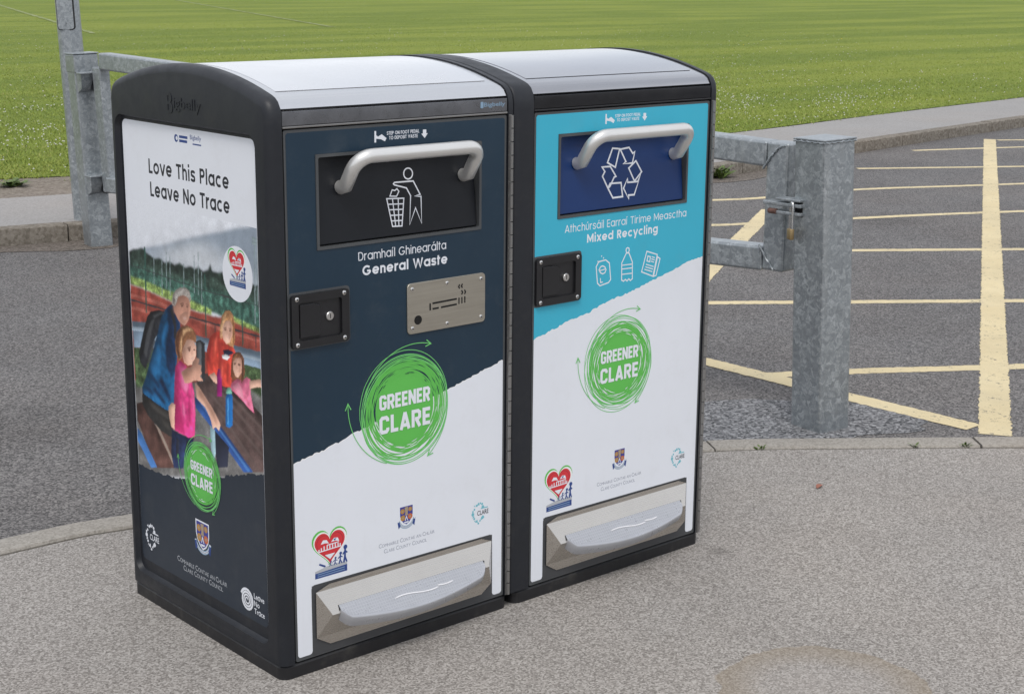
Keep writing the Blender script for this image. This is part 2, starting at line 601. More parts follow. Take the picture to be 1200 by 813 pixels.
POSTER_COL = {
 'p_cloud': (.70, .725, .78), 'p_hill_far': (.27, .32, .385), 'p_mist': (.44, .485, .54), 'p_mist2': (.56, .59, .63), 'p_tree': (.045, .075, .06),
 'p_fence': (.06, .145, .115), 'p_lawn': (.25, .34, .11), 'p_track': (.31, .075, .055), 'p_track2': (.40, .13, .10), 'p_barrier': (.22, .29, .37),
 'p_barrier2': (.33, .40, .47), 'p_grassd': (.07, .11, .05), 'p_ground': (.19, .185, .18), 'p_bench': (.115, .06, .05), 'p_bench2': (.15, .085, .07),
 'p_gap': (.40, .32, .27), 'p_tube': (.09, .23, .52), 'p_tube2': (.035, .10, .30), 'p_table': (.105, .07, .065), 'p_table2': (.17, .125, .115),
 'p_jeans2': (.03, .035, .06), 'p_bottle3': (.35, .50, .55), 'p_pack': (.022, .023, .028), 'p_pack2': (.075, .078, .085), 'p_trouser': (.032, .031, .03),
 'p_trouser2': (.065, .06, .055), 'p_jacket': (.012, .095, .21), 'p_jacket2': (.010, .032, .085), 'p_jacket3': (.022, .145, .31), 'p_strap': (.03, .03, .035),
 'p_skin3': (.50, .27, .20), 'p_skin2': (.55, .32, .24), 'p_skin': (.70, .44, .34), 'p_hairgrey': (.33, .30, .275), 'p_dark': (.20, .105, .075),
 'p_smile': (.62, .47, .42), 'p_blond': (.46, .25, .12), 'p_red': (.60, .075, .05), 'p_red2': (.42, .05, .04), 'p_navy': (.02, .025, .06),
 'p_white': (.75, .75, .75), 'p_brown': (.20, .085, .045), 'p_brown2': (.27, .13, .065), 'p_pink2': (.72, .20, .32), 'p_pink3': (.78, .32, .42),
 'p_mag': (.30, .015, .17), 'p_bblue': (.02, .17, .45), 'p_bblue2': (.08, .30, .60), 'p_cap': (.20, .45, .35), 'p_pink': (.66, .06, .24),
 'p_pinkd': (.46, .03, .15), 'p_pinkl': (.75, .20, .38), 'p_jeans': (.028, .045, .115), 'p_phone': (.035, .037, .042), 'p_phone2': (.12, .13, .14),
 'p_skin4': (.42, .225, .165), 'p_shade': (.43, .235, .175), 'p_hair2': (.46, .43, .40), 'p_hair3': (.20, .18, .165), 'p_blond2': (.60, .38, .21), 'p_blond3': (.30, .14, .06),
 'p_brown3': (.13, .055, .03), 'p_red3': (.68, .13, .09), 'p_post': (.035, .10, .08), 'p_pole': (.26, .33, .34), 'p_rail': (.055, .05, .055)}

# ------------------------------------------------------------------ traced artwork, in metres on its panel
TIDY_BODY=[(0.2891,1.0573),(0.2919,1.0602),(0.3429,1.0593),(0.3597,1.029),(0.3435,1.0265),(0.3617,1.0243),(0.3593,0.9658),(0.3449,1.0012),(0.3261,0.9658),(0.3334,1.028),(0.3235,1.0458),(0.2918,1.0548)]
TIDY_PAPER=[(0.2778,1.0322),(0.2846,1.0449),(0.2917,1.0428),(0.2977,1.0464),(0.3024,1.0403),(0.2955,1.0303)]
TIDY_BASKET=[(0.2687,1.0273),(0.3146,1.0245),(0.3052,0.9656),(0.2798,0.9669)]
TIDY_HEAD=[(0.3302,1.0763),(0.3422,1.076),(0.3303,1.088)]
STEP_FOOT=[(0.2301,1.1751),(0.2346,1.1748),(0.2345,1.1662),(0.2391,1.1628),(0.2491,1.1672),(0.2614,1.1584),(0.2574,1.1518),(0.2474,1.1567),(0.2344,1.1588),(0.2343,1.1508),(0.2297,1.1511)]
STEP_ARROW=[(0.3593,1.1706),(0.3685,1.1703),(0.3685,1.1621),(0.3725,1.1622),(0.364,1.1519),(0.3548,1.162),(0.3592,1.162)]
STEP_T=[(0.2626,1.1645),(0.3492,1.1633),(0.2683,1.1551),(0.3451,1.1537)]
RECYCLE=[[(0.2537,1.0561),(0.2728,1.0894),(0.2965,1.0863),(0.2797,1.0432)],[(0.2987,1.085),(0.329,1.0876),(0.3416,1.0721),(0.3486,1.0762),(0.3386,1.0492),(0.3065,1.0492),(0.3166,1.0539)],[(0.3511,1.0537),(0.3698,1.0259),(0.3436,1.0047),(0.3254,1.0378)],[(0.3698,1.0259),(0.341,0.9718),(0.3212,0.9724),(0.3216,0.963),(0.3048,0.9904),(0.3198,1.0132),(0.3201,1.0035),(0.3547,1.003)],[(0.2972,1.0046),(0.3006,0.9707),(0.2671,0.9705),(0.2519,0.9948),(0.2596,1.0057)],[(0.2349,1.0469),(0.2625,1.0464),(0.2805,1.0213),(0.2741,1.0195),(0.2597,0.9999),(0.2519,0.9948),(0.235,1.0248),(0.2437,1.0356)]]
ICONS=[[(0.2097,0.808),(0.2178,0.8195),(0.2413,0.8215),(0.2545,0.8122),(0.2602,0.7707),(0.2526,0.7638),(0.2239,0.7595),(0.2151,0.7669)],[(0.2197,0.7997),(0.2246,0.8063),(0.2318,0.8079),(0.2397,0.8039),(0.2434,0.7969),(0.2401,0.7904),(0.2325,0.7879),(0.2242,0.792)],[(0.3126,0.8307),(0.3215,0.8298),(0.3343,0.8062),(0.3359,0.7631),(0.3289,0.7598),(0.3234,0.7646),(0.3174,0.7599),(0.3111,0.7645),(0.3051,0.7608),(0.2983,0.7645),(0.2973,0.8073)],[(0.3111,0.8366),(0.3118,0.8418),(0.3166,0.8435),(0.3215,0.8414),(0.3222,0.8354),(0.3192,0.8306),(0.3139,0.8312)],[(0.3848,0.8269),(0.4229,0.8146),(0.4093,0.7606),(0.368,0.7768)],[(0.4241,0.8087),(0.4335,0.8028),(0.4207,0.7614),(0.4116,0.76)],[(0.389,0.8143),(0.3981,0.8117),(0.3964,0.7991),(0.3863,0.8021)]]
ICON_LINES=[[(0.2228,0.7972),(0.2407,0.7988)],[(0.2135,0.8216),(0.22,0.8177)],[(0.226,0.831),(0.2281,0.8339)],[(0.2326,0.8256),(0.2351,0.8285)],[(0.2246,0.7782),(0.2258,0.7671),(0.2335,0.7677)],[(0.2975,0.8016),(0.3345,0.8004)],[(0.2978,0.7921),(0.3349,0.7909)],[(0.2983,0.7787),(0.3354,0.7775)],[(0.4026,0.8112),(0.4142,0.8073)],[(0.4015,0.8058),(0.4135,0.8019)],[(0.3999,0.8002),(0.4119,0.7963)],[(0.383,0.7942),(0.4106,0.7852)],[(0.381,0.788),(0.409,0.779)],[(0.3781,0.782),(0.4065,0.7728)]]
POSTER=[
('p_ground',[(-0.6655,0.558),(-0.0421,0.6829),(-0.0542,0.4449),(-0.6923,0.2921)]),
('p_track',[(-0.6444,0.7346),(-0.0533,0.7676),(-0.0594,0.6502),(-0.6638,0.5417)]),
('p_cloud',[(-0.6284,0.8936),(-0.5171,0.9199),(-0.3628,0.9564),(-0.205,0.9893),(-0.0583,1.0144),(-0.0616,0.9511),(-0.2518,0.9104),(-0.6337,0.8411)]),
('p_hill_far',[(-0.6239,0.8568),(-0.5688,0.874),(-0.5124,0.8864),(-0.4495,0.8997),(-0.3955,0.9161),(-0.3357,0.9308),(-0.2847,0.9428),(-0.2489,0.9519),(-0.2069,0.9602),(-0.1655,0.9714),(-0.1118,0.9825),(-0.0545,0.9898),(-0.0607,0.8237),(-0.6252,0.7942)]),
('p_mist',[(-0.5623,0.8592),(-0.4732,0.891),(-0.3965,0.9038),(-0.3439,0.9185),(-0.2785,0.9303),(-0.2366,0.9287),(-0.1891,0.9192),(-0.1494,0.9068),(-0.1036,0.8955),(-0.0575,0.8847),(-0.0603,0.8309),(-0.561,0.7882)]),
('p_mist2',[(-0.4749,0.8715),(-0.3744,0.9023),(-0.3051,0.9164),(-0.2518,0.9104),(-0.211,0.8979),(-0.185,0.8762),(-0.327,0.8549),(-0.446,0.8525)]),
('p_tree',[(-0.6285,0.8593),(-0.615,0.8644),(-0.6015,0.8687),(-0.5853,0.8701),(-0.5719,0.8751),(-0.5575,0.8755),(-0.5456,0.8678),(-0.5254,0.8644),(-0.507,0.8592),(-0.4833,0.8641),(-0.4609,0.8565),(-0.4375,0.863),(-0.4152,0.8586),(-0.3921,0.8665),(-0.3675,0.8595),(-0.3436,0.866),(-0.3264,0.8625),(-0.3087,0.8682),(-0.2905,0.8619),(-0.2687,0.8696),(-0.2592,0.8836),(-0.2518,0.8692),(-0.2296,0.8681),(-0.2057,0.8731),(-0.1857,0.8659),(-0.1581,0.873),(-0.1252,0.865),(-0.0987,0.8662),(-0.0793,0.8636),(-0.057,0.8699),(-0.0589,0.7594),(-0.2191,0.775),(-0.4062,0.7855),(-0.6287,0.7921)]),
('p_fence',[(-0.628,0.8323),(-0.4944,0.826),(-0.3437,0.826),(-0.2018,0.8282),(-0.0555,0.8246),(-0.059,0.7579),(-0.2191,0.775),(-0.4062,0.7855),(-0.6284,0.7953)]),
('p_lawn',[(-0.6279,0.8002),(-0.5598,0.8003),(-0.4817,0.7943),(-0.4055,0.7933),(-0.3321,0.7861),(-0.2607,0.7814),(-0.2616,0.7677),(-0.3482,0.7667),(-0.4377,0.7703),(-0.5459,0.7787),(-0.6299,0.7806)]),
('p_lawn',[(-0.2046,0.7849),(-0.137,0.7782),(-0.0582,0.7725),(-0.0587,0.7623),(-0.1377,0.7656),(-0.2055,0.7699)]),
('p_track',[(-0.6299,0.7806),(-0.5459,0.7787),(-0.4377,0.7703),(-0.3482,0.7667),(-0.2616,0.7677),(-0.1915,0.7739),(-0.1376,0.7671),(-0.0561,0.7628),(-0.0569,0.7236),(-0.1541,0.7162),(-0.2653,0.7143),(-0.4431,0.7053),(-0.6325,0.6878)]),
('p_track2',[(-0.6286,0.7599),(-0.4846,0.761),(-0.3493,0.7527),(-0.221,0.7464),(-0.0568,0.7489),(-0.0571,0.7438),(-0.2213,0.7403),(-0.3499,0.7449),(-0.4853,0.753),(-0.6294,0.7517)]),
('p_track2',[(-0.6284,0.7292),(-0.4871,0.733),(-0.4103,0.7345),(-0.4108,0.7282),(-0.4878,0.725),(-0.6292,0.7209)]),
('p_barrier',[(-0.6305,0.6915),(-0.5209,0.7058),(-0.4124,0.7092),(-0.3231,0.7114),(-0.2229,0.7161),(-0.0542,0.7241),(-0.0549,0.6862),(-0.17,0.6797),(-0.3108,0.6815),(-0.6251,0.6287)]),
('p_barrier2',[(-0.6301,0.6785),(-0.522,0.6928),(-0.324,0.6997),(-0.0537,0.7097),(-0.0541,0.7024),(-0.3246,0.6911),(-0.5229,0.6831),(-0.6311,0.6685)]),
('p_grassd',[(-0.6285,0.628),(-0.5105,0.6454),(-0.52,0.5385),(-0.6249,0.5289)]),
('p_grassd',[(-0.1562,0.6824),(-0.0548,0.6877),(-0.056,0.6142),(-0.1327,0.6201)]),
('p_ground',[(-0.6245,0.5331),(-0.5196,0.5427),(-0.2718,0.6216),(-0.1319,0.6352),(-0.0556,0.6217),(-0.0586,0.4611),(-0.631,0.3281)]),
('p_bench',[(-0.6252,0.4913),(-0.5878,0.5036),(-0.5505,0.4663),(-0.4549,0.3778),(-0.4554,0.3719),(-0.5399,0.3508),(-0.5818,0.3925),(-0.626,0.4494)]),
('p_bench2',[(-0.5744,0.5064),(-0.5303,0.5118),(-0.4353,0.4275),(-0.4158,0.3818),(-0.4522,0.3727),(-0.514,0.4252)]),
('p_gap',[(-0.5813,0.5025),(-0.5712,0.5063),(-0.4542,0.3862),(-0.4554,0.3719)]),
('p_tube',[(-0.6295,0.4301),(-0.6089,0.4197),(-0.5397,0.3526),(-0.5699,0.3434),(-0.6032,0.3748),(-0.631,0.3977)]),
('p_table',[(-0.3372,0.6199),(-0.2707,0.6371),(-0.2286,0.6304),(-0.1332,0.6125),(-0.0577,0.5807),(-0.0586,0.4611),(-0.1087,0.4485),(-0.236,0.5176),(-0.3309,0.5666)]),
('p_table2',[(-0.2723,0.6138),(-0.2591,0.618),(-0.0581,0.5234),(-0.0584,0.5174)]),
('p_table2',[(-0.2885,0.5873),(-0.2753,0.5916),(-0.057,0.4938),(-0.0573,0.4877)]),
('p_table2',[(-0.2298,0.6111),(-0.2169,0.6153),(-0.0565,0.5535),(-0.0568,0.5475)]),
('p_table2',[(-0.2615,0.5622),(-0.2484,0.5666),(-0.0879,0.4598),(-0.0882,0.4537)]),
('p_tube2',[(-0.3487,0.5652),(-0.3309,0.5666),(-0.2358,0.52),(-0.11,0.4482),(-0.1487,0.4384),(-0.2725,0.507),(-0.3475,0.5419)]),
('p_tube',[(-0.3371,0.563),(-0.3282,0.5633),(-0.1209,0.4477),(-0.132,0.4434)]),
('p_jeans2',[(-0.2794,0.5116),(-0.2072,0.4819),(-0.2159,0.4332),(-0.2596,0.4208)]),
('p_bottle3',[(-0.2864,0.5139),(-0.2653,0.507),(-0.2661,0.4522),(-0.2766,0.426),(-0.2856,0.4632)]),
('p_pack',[(-0.5987,0.596),(-0.6029,0.6198),(-0.5865,0.6554),(-0.5705,0.6866),(-0.5552,0.7134),(-0.5377,0.73),(-0.5021,0.7399),(-0.463,0.7426),(-0.4313,0.7371),(-0.4234,0.7229),(-0.4818,0.7047),(-0.5244,0.6668),(-0.5545,0.6168),(-0.5735,0.5863)]),
('p_pack2',[(-0.5797,0.6242),(-0.5622,0.672),(-0.5365,0.7086),(-0.5165,0.7193),(-0.5352,0.6873),(-0.5551,0.645),(-0.5676,0.6143)]),
('p_pack2',[(-0.5622,0.6031),(-0.5461,0.6387),(-0.5244,0.6668),(-0.5182,0.6647),(-0.5403,0.6317),(-0.5558,0.6028)]),
('p_trouser',[(-0.5952,0.5293),(-0.5378,0.5184),(-0.4754,0.5059),(-0.4425,0.4906),(-0.4619,0.444),(-0.512,0.4487),(-0.5712,0.4716),(-0.5984,0.4955)]),
('p_trouser2',[(-0.5703,0.5156),(-0.4757,0.5034),(-0.4535,0.4881),(-0.4931,0.4833),(-0.5557,0.4981)]),
('p_jacket',[(-0.4878,0.725),(-0.4623,0.7506),(-0.4318,0.7681),(-0.4032,0.7473),(-0.4001,0.7114),(-0.4161,0.6631),(-0.4319,0.6009),(-0.4459,0.5236),(-0.4786,0.5052),(-0.5303,0.5118),(-0.5925,0.5232),(-0.5963,0.5348),(-0.5756,0.5638),(-0.5524,0.6051),(-0.5295,0.6458),(-0.5069,0.686)]),
('p_jacket2',[(-0.4576,0.7513),(-0.4288,0.7671),(-0.4036,0.7434),(-0.4032,0.7109),(-0.4223,0.662),(-0.4331,0.6046),(-0.4558,0.5905),(-0.4726,0.6127),(-0.4747,0.66),(-0.4549,0.711)]),
('p_jacket3',[(-0.5498,0.5974),(-0.5306,0.6335),(-0.5058,0.6622),(-0.4952,0.6402),(-0.5124,0.5887),(-0.5414,0.5666)]),
('p_jacket3',[(-0.5776,0.5428),(-0.534,0.56),(-0.4885,0.5371),(-0.4746,0.5158),(-0.5299,0.5168)]),
('p_jacket2',[(-0.517,0.5716),(-0.4971,0.5821),(-0.457,0.5397),(-0.4644,0.5261)]),
('p_jacket2',[(-0.5485,0.5423),(-0.5317,0.5507),(-0.4803,0.5226),(-0.4903,0.5156)]),
('p_strap',[(-0.4455,0.7503),(-0.4328,0.7555),(-0.4177,0.7176),(-0.4234,0.6853),(-0.4324,0.6868),(-0.4302,0.7138)]),
('p_skin3',[(-0.4316,0.7697),(-0.4121,0.7868),(-0.3829,0.7962),(-0.3595,0.7923),(-0.3517,0.7783),(-0.3533,0.7581),(-0.3651,0.7385),(-0.3811,0.7241),(-0.3988,0.7272),(-0.4132,0.7355),(-0.4244,0.7476)]),
('p_skin2',[(-0.402,0.7437),(-0.3785,0.7569),(-0.3548,0.7579),(-0.3651,0.7385),(-0.3811,0.7241),(-0.3988,0.7272)]),
('p_hairgrey',[(-0.4351,0.7645),(-0.4302,0.787),(-0.417,0.7999),(-0.3937,0.8098),(-0.3711,0.8133),(-0.3538,0.8084),(-0.3477,0.7927),(-0.353,0.7811),(-0.361,0.792),(-0.383,0.7946),(-0.4061,0.7863),(-0.4132,0.7727),(-0.4233,0.7602)]),
('p_dark',[(-0.3954,0.7695),(-0.3817,0.7733),(-0.382,0.7702),(-0.3942,0.7666)]),
('p_dark',[(-0.3713,0.7735),(-0.3579,0.7742),(-0.3582,0.7711),(-0.37,0.7707)]),
('p_blond',[(-0.2339,0.7201),(-0.2262,0.7514),(-0.2191,0.775),(-0.2015,0.7892),(-0.1848,0.7927),(-0.1717,0.7846),(-0.1659,0.768),(-0.1667,0.7324),(-0.1763,0.7098),(-0.1957,0.7084),(-0.2164,0.7098)]),
('p_red',[(-0.2924,0.6558),(-0.2872,0.6874),(-0.2707,0.7194),(-0.247,0.7342),(-0.2213,0.7403),(-0.2062,0.7162),(-0.1761,0.7128),(-0.1658,0.7029),(-0.1783,0.6781),(-0.1902,0.6193),(-0.2225,0.6164),(-0.2544,0.6251),(-0.2856,0.6295)]),
('p_red2',[(-0.2396,0.719),(-0.2235,0.707),(-0.2147,0.671),(-0.2236,0.62),(-0.24,0.6281),(-0.2364,0.6819)]),
('p_navy',[(-0.2185,0.6989),(-0.1959,0.7046),(-0.1713,0.7018),(-0.194,0.6915),(-0.203,0.6808),(-0.2138,0.6847)]),
('p_white',[(-0.2249,0.6856),(-0.2078,0.6919),(-0.1886,0.6896),(-0.2031,0.6793),(-0.2198,0.6791)]),
('p_skin',[(-0.2204,0.7555),(-0.2053,0.7729),(-0.1887,0.7743),(-0.1758,0.7618),(-0.1772,0.7394),(-0.1894,0.7208),(-0.2035,0.7152),(-0.2156,0.7219),(-0.2202,0.7361)]),
('p_blond',[(-0.2207,0.7509),(-0.2109,0.772),(-0.1937,0.7823),(-0.1776,0.7777),(-0.1732,0.7608),(-0.1849,0.7698),(-0.203,0.7667)]),
('p_dark',[(-0.2098,0.7469),(-0.2,0.7494),(-0.2002,0.7464),(-0.21,0.7439)]),
('p_dark',[(-0.1903,0.7496),(-0.1806,0.7506),(-0.1808,0.7476),(-0.1905,0.7466)]),
('p_skin',[(-0.2826,0.6301),(-0.259,0.641),(-0.24,0.6281),(-0.2465,0.6153),(-0.2648,0.6192)]),
('p_brown',[(-0.1899,0.6458),(-0.187,0.6704),(-0.1786,0.696),(-0.1629,0.7057),(-0.1452,0.7068),(-0.1324,0.696),(-0.1315,0.665),(-0.1395,0.6426),(-0.1509,0.6343),(-0.1612,0.6441),(-0.1834,0.6396)]),
('p_pink2',[(-0.196,0.6159),(-0.1867,0.6314),(-0.1653,0.6448),(-0.142,0.6465),(-0.1252,0.6574),(-0.1093,0.6547),(-0.111,0.6247),(-0.0986,0.5827),(-0.1184,0.5888),(-0.1473,0.602),(-0.1795,0.6133)]),
('p_pink3',[(-0.1844,0.6243),(-0.1588,0.6386),(-0.1433,0.6254),(-0.1391,0.6038),(-0.1659,0.6116)]),
('p_skin',[(-0.1149,0.6506),(-0.0771,0.662),(-0.0586,0.6643),(-0.0582,0.6476),(-0.0833,0.6438),(-0.1132,0.6332)]),
('p_skin',[(-0.179,0.6884),(-0.1634,0.6974),(-0.1471,0.6976),(-0.1411,0.6854),(-0.1451,0.6638),(-0.1582,0.6492),(-0.1704,0.6497),(-0.1792,0.663)]),
('p_dark',[(-0.1742,0.6774),(-0.1659,0.6798),(-0.166,0.6768),(-0.1744,0.6744)]),
('p_dark',[(-0.1563,0.6794),(-0.1482,0.6803),(-0.1483,0.6773),(-0.1565,0.6764)]),
('p_brown',[(-0.1811,0.6776),(-0.1744,0.6968),(-0.1576,0.7045),(-0.1389,0.6991),(-0.1344,0.6837),(-0.1473,0.6946),(-0.1666,0.6908)]),
('p_mag',[(-0.2512,0.5875),(-0.2478,0.6379),(-0.2427,0.6519),(-0.2312,0.6541),(-0.2264,0.6422),(-0.2297,0.592)]),
('p_bblue',[(-0.2184,0.5271),(-0.2141,0.5938),(-0.2064,0.6046),(-0.1909,0.6079),(-0.1845,0.6001),(-0.1885,0.5362),(-0.203,0.5259)]),
('p_bblue2',[(-0.2124,0.533),(-0.2086,0.5927),(-0.2014,0.5965),(-0.2054,0.5323)]),
('p_cap',[(-0.2136,0.6016),(-0.2072,0.6151),(-0.1985,0.6207),(-0.1903,0.6186),(-0.1868,0.6072)]),
('p_brown2',[(-0.426,0.6534),(-0.4284,0.6805),(-0.4174,0.7036),(-0.3964,0.7198),(-0.369,0.727),(-0.3456,0.7242),(-0.3319,0.7113),(-0.3333,0.6926),(-0.3536,0.6966),(-0.3808,0.69),(-0.3946,0.6672),(-0.3993,0.6467),(-0.4137,0.6369)]),
('p_pink',[(-0.4375,0.5878),(-0.4319,0.6191),(-0.4105,0.6391),(-0.3824,0.632),(-0.3607,0.6035),(-0.351,0.5741),(-0.3486,0.5274),(-0.356,0.4687),(-0.3835,0.4623),(-0.4246,0.464),(-0.4568,0.4671),(-0.4461,0.522)]),
('p_pinkd',[(-0.4371,0.556),(-0.4197,0.5437),(-0.4081,0.4983),(-0.3986,0.4636),(-0.4245,0.4656),(-0.4536,0.4686),(-0.4445,0.5223)]),
('p_pinkl',[(-0.4101,0.625),(-0.3859,0.625),(-0.374,0.585),(-0.3845,0.5671),(-0.4078,0.578)]),
('p_skin',[(-0.3983,0.6587),(-0.3902,0.6852),(-0.3653,0.6975),(-0.3447,0.6967),(-0.3338,0.6864),(-0.3354,0.6645),(-0.3519,0.6411),(-0.3733,0.6338),(-0.3909,0.6382)]),
('p_dark',[(-0.3702,0.6734),(-0.358,0.6772),(-0.3583,0.6733),(-0.3689,0.6705)]),
('p_brown2',[(-0.3983,0.6587),(-0.4019,0.6893),(-0.3791,0.7121),(-0.3492,0.7159),(-0.3343,0.6986),(-0.3475,0.6992),(-0.3746,0.6927),(-0.3879,0.6763)]),
('p_jeans',[(-0.4602,0.4639),(-0.4247,0.4623),(-0.3835,0.4623),(-0.359,0.468),(-0.377,0.4293),(-0.4029,0.4093),(-0.4143,0.3805),(-0.4586,0.3711),(-0.4684,0.4032)]),
('p_skin',[(-0.3461,0.6002),(-0.3288,0.5944),(-0.3066,0.5788),(-0.2761,0.559),(-0.2517,0.538),(-0.2398,0.5245),(-0.2479,0.5095),(-0.2618,0.5156),(-0.2739,0.5066),(-0.2812,0.5268),(-0.3028,0.5501),(-0.3399,0.5639)]),
('p_phone',[(-0.3329,0.6973),(-0.315,0.7037),(-0.295,0.6997),(-0.2998,0.6128),(-0.3194,0.6026),(-0.3336,0.609),(-0.3352,0.6475)]),
('p_phone2',[(-0.3287,0.695),(-0.3152,0.7006),(-0.3098,0.6947),(-0.3158,0.6126),(-0.325,0.6061),(-0.3319,0.6132)]),
('p_skin2',[(-0.4051,0.6118),(-0.3829,0.6256),(-0.3584,0.6336),(-0.3514,0.6474),(-0.3328,0.6603),(-0.3212,0.6579),(-0.328,0.6458),(-0.3134,0.6456),(-0.3171,0.634),(-0.3117,0.6289),(-0.3211,0.6193),(-0.3071,0.6113),(-0.3279,0.607),(-0.3457,0.6049),(-0.3704,0.5936),(-0.3918,0.5892)]),
('p_skin',[(-0.4714,0.5165),(-0.4547,0.5298),(-0.4394,0.5283),(-0.445,0.4981),(-0.4475,0.4668),(-0.4629,0.4698),(-0.4703,0.4924)]),
('p_skin4',[(-0.4323,0.7618),(-0.4229,0.7649),(-0.4181,0.7502),(-0.4276,0.7455)]),
('p_skin4',[(-0.3674,0.7849),(-0.353,0.7811),(-0.3548,0.7579),(-0.3666,0.739),(-0.3732,0.7486),(-0.3673,0.768)]),
('p_shade',[(-0.4097,0.7423),(-0.3881,0.7491),(-0.3582,0.7512),(-0.3683,0.7356),(-0.3826,0.7246),(-0.3988,0.7272)]),
('p_smile',[(-0.3903,0.7403),(-0.3766,0.7442),(-0.3662,0.7444),(-0.3769,0.7395)]),
('p_hair2',[(-0.4279,0.7781),(-0.4113,0.7962),(-0.3864,0.8078),(-0.3654,0.8112),(-0.3809,0.8026),(-0.4025,0.793),(-0.4158,0.7785)]),
('p_hair3',[(-0.4319,0.7666),(-0.4276,0.7812),(-0.4187,0.7796),(-0.42,0.7639)]),
('p_dark',[(-0.3982,0.7729),(-0.3829,0.777),(-0.3801,0.7751),(-0.3969,0.77)]),
('p_dark',[(-0.3726,0.7764),(-0.3592,0.7771),(-0.3594,0.7747),(-0.3727,0.774)]),
('p_dark',[(-0.3941,0.7674),(-0.385,0.7697),(-0.3852,0.7666),(-0.3928,0.7653)]),
('p_dark',[(-0.37,0.7707),(-0.3611,0.7714),(-0.3628,0.7688),(-0.3703,0.7675)]),
('p_shade',[(-0.3806,0.7689),(-0.3745,0.7699),(-0.3713,0.7551),(-0.3834,0.7523)]),
('p_skin4',[(-0.1888,0.7728),(-0.1758,0.7618),(-0.1772,0.7394),(-0.1893,0.7223),(-0.1941,0.7333),(-0.186,0.7526)]),
('p_smile',[(-0.2054,0.7298),(-0.1969,0.7328),(-0.1886,0.7328),(-0.1972,0.7283)]),
('p_dark',[(-0.2124,0.7494),(-0.2011,0.7529),(-0.1999,0.7509),(-0.2112,0.7474)]),
('p_dark',[(-0.1915,0.7531),(-0.1805,0.7536),(-0.1806,0.7513),(-0.1916,0.7509)]),
('p_dark',[(-0.2099,0.7461),(-0.2028,0.7481),(-0.203,0.7444),(-0.2086,0.7434)]),
('p_dark',[(-0.1904,0.7481),(-0.1835,0.7486),(-0.1837,0.7456),(-0.1906,0.7451)]),
('p_shade',[(-0.1986,0.7489),(-0.1944,0.7496),(-0.1938,0.7378),(-0.2008,0.7358)]),
('p_blond2',[(-0.2262,0.7514),(-0.2136,0.773),(-0.1962,0.7864),(-0.2054,0.7714),(-0.2164,0.7517),(-0.221,0.7239),(-0.2281,0.7226)]),
('p_blond3',[(-0.1748,0.779),(-0.1661,0.7657),(-0.1684,0.7284),(-0.1775,0.7126),(-0.1741,0.7458)]),
('p_skin4',[(-0.1526,0.6965),(-0.1421,0.6911),(-0.1451,0.6638),(-0.1567,0.651),(-0.1573,0.6643),(-0.1495,0.6808)]),
('p_smile',[(-0.1698,0.6604),(-0.1628,0.6632),(-0.1546,0.6634),(-0.1617,0.659)]),
('p_dark',[(-0.1755,0.6787),(-0.1658,0.6813),(-0.1661,0.676),(-0.1744,0.6744)]),
('p_dark',[(-0.1576,0.6807),(-0.1481,0.681),(-0.1497,0.6763),(-0.1579,0.6761)]),
('p_shade',[(-0.1646,0.6778),(-0.1605,0.6786),(-0.1597,0.6691),(-0.1666,0.667)]),
('p_brown3',[(-0.1418,0.6956),(-0.1318,0.6828),(-0.1365,0.6492),(-0.148,0.6379),(-0.1438,0.6626)]),
('p_brown2',[(-0.1807,0.6836),(-0.1689,0.6978),(-0.1549,0.7035),(-0.1635,0.6959),(-0.1752,0.6832)]),
('p_skin4',[(-0.3946,0.6672),(-0.3821,0.6742),(-0.3813,0.6463),(-0.3701,0.636),(-0.3879,0.6388),(-0.3973,0.6526)]),
('p_dark',[(-0.373,0.6759),(-0.3577,0.6811),(-0.3565,0.6783),(-0.3717,0.6731)]),
('p_dark',[(-0.3689,0.6713),(-0.3598,0.6738),(-0.3601,0.669),(-0.3677,0.6676)]),
('p_dark',[(-0.3461,0.6779),(-0.3373,0.6788),(-0.339,0.6746),(-0.3464,0.674)]),
('p_shade',[(-0.3553,0.6746),(-0.3508,0.6747),(-0.3472,0.6637),(-0.3578,0.6609)]),
('p_smile',[(-0.3629,0.6522),(-0.3537,0.6563),(-0.3433,0.6575),(-0.3526,0.6511)]),
('p_brown3',[(-0.4223,0.662),(-0.4235,0.6837),(-0.4079,0.7084),(-0.3936,0.7172),(-0.4075,0.6945),(-0.4115,0.664),(-0.4053,0.6464),(-0.415,0.6398)]),
('p_blond2',[(-0.391,0.713),(-0.3663,0.7236),(-0.343,0.7201),(-0.3549,0.7179),(-0.373,0.7131),(-0.3922,0.6973)]),
('p_blond2',[(-0.4052,0.6855),(-0.395,0.6999),(-0.3992,0.6663),(-0.406,0.6572)]),
('p_skin4',[(-0.3991,0.6114),(-0.377,0.6237),(-0.3587,0.6289),(-0.3689,0.6128),(-0.364,0.5997),(-0.3856,0.5913)]),
('p_skin4',[(-0.3291,0.5904),(-0.315,0.5833),(-0.2764,0.5543),(-0.2522,0.5302),(-0.2558,0.5201),(-0.2773,0.5417),(-0.305,0.5605),(-0.3305,0.5722)]),
('p_shade',[(-0.3303,0.6546),(-0.3213,0.6564),(-0.3249,0.6479),(-0.3323,0.6465)]),
('p_shade',[(-0.3373,0.6393),(-0.3166,0.6419),(-0.3168,0.6387),(-0.3375,0.6362)]),
('p_shade',[(-0.3381,0.6283),(-0.3144,0.6315),(-0.3146,0.6283),(-0.3383,0.6251)]),
('p_shade',[(-0.3389,0.618),(-0.321,0.6208),(-0.3212,0.6185),(-0.3391,0.6149)]),
('p_pinkd',[(-0.3753,0.569),(-0.3656,0.5395),(-0.3754,0.4897),(-0.3803,0.5045)]),
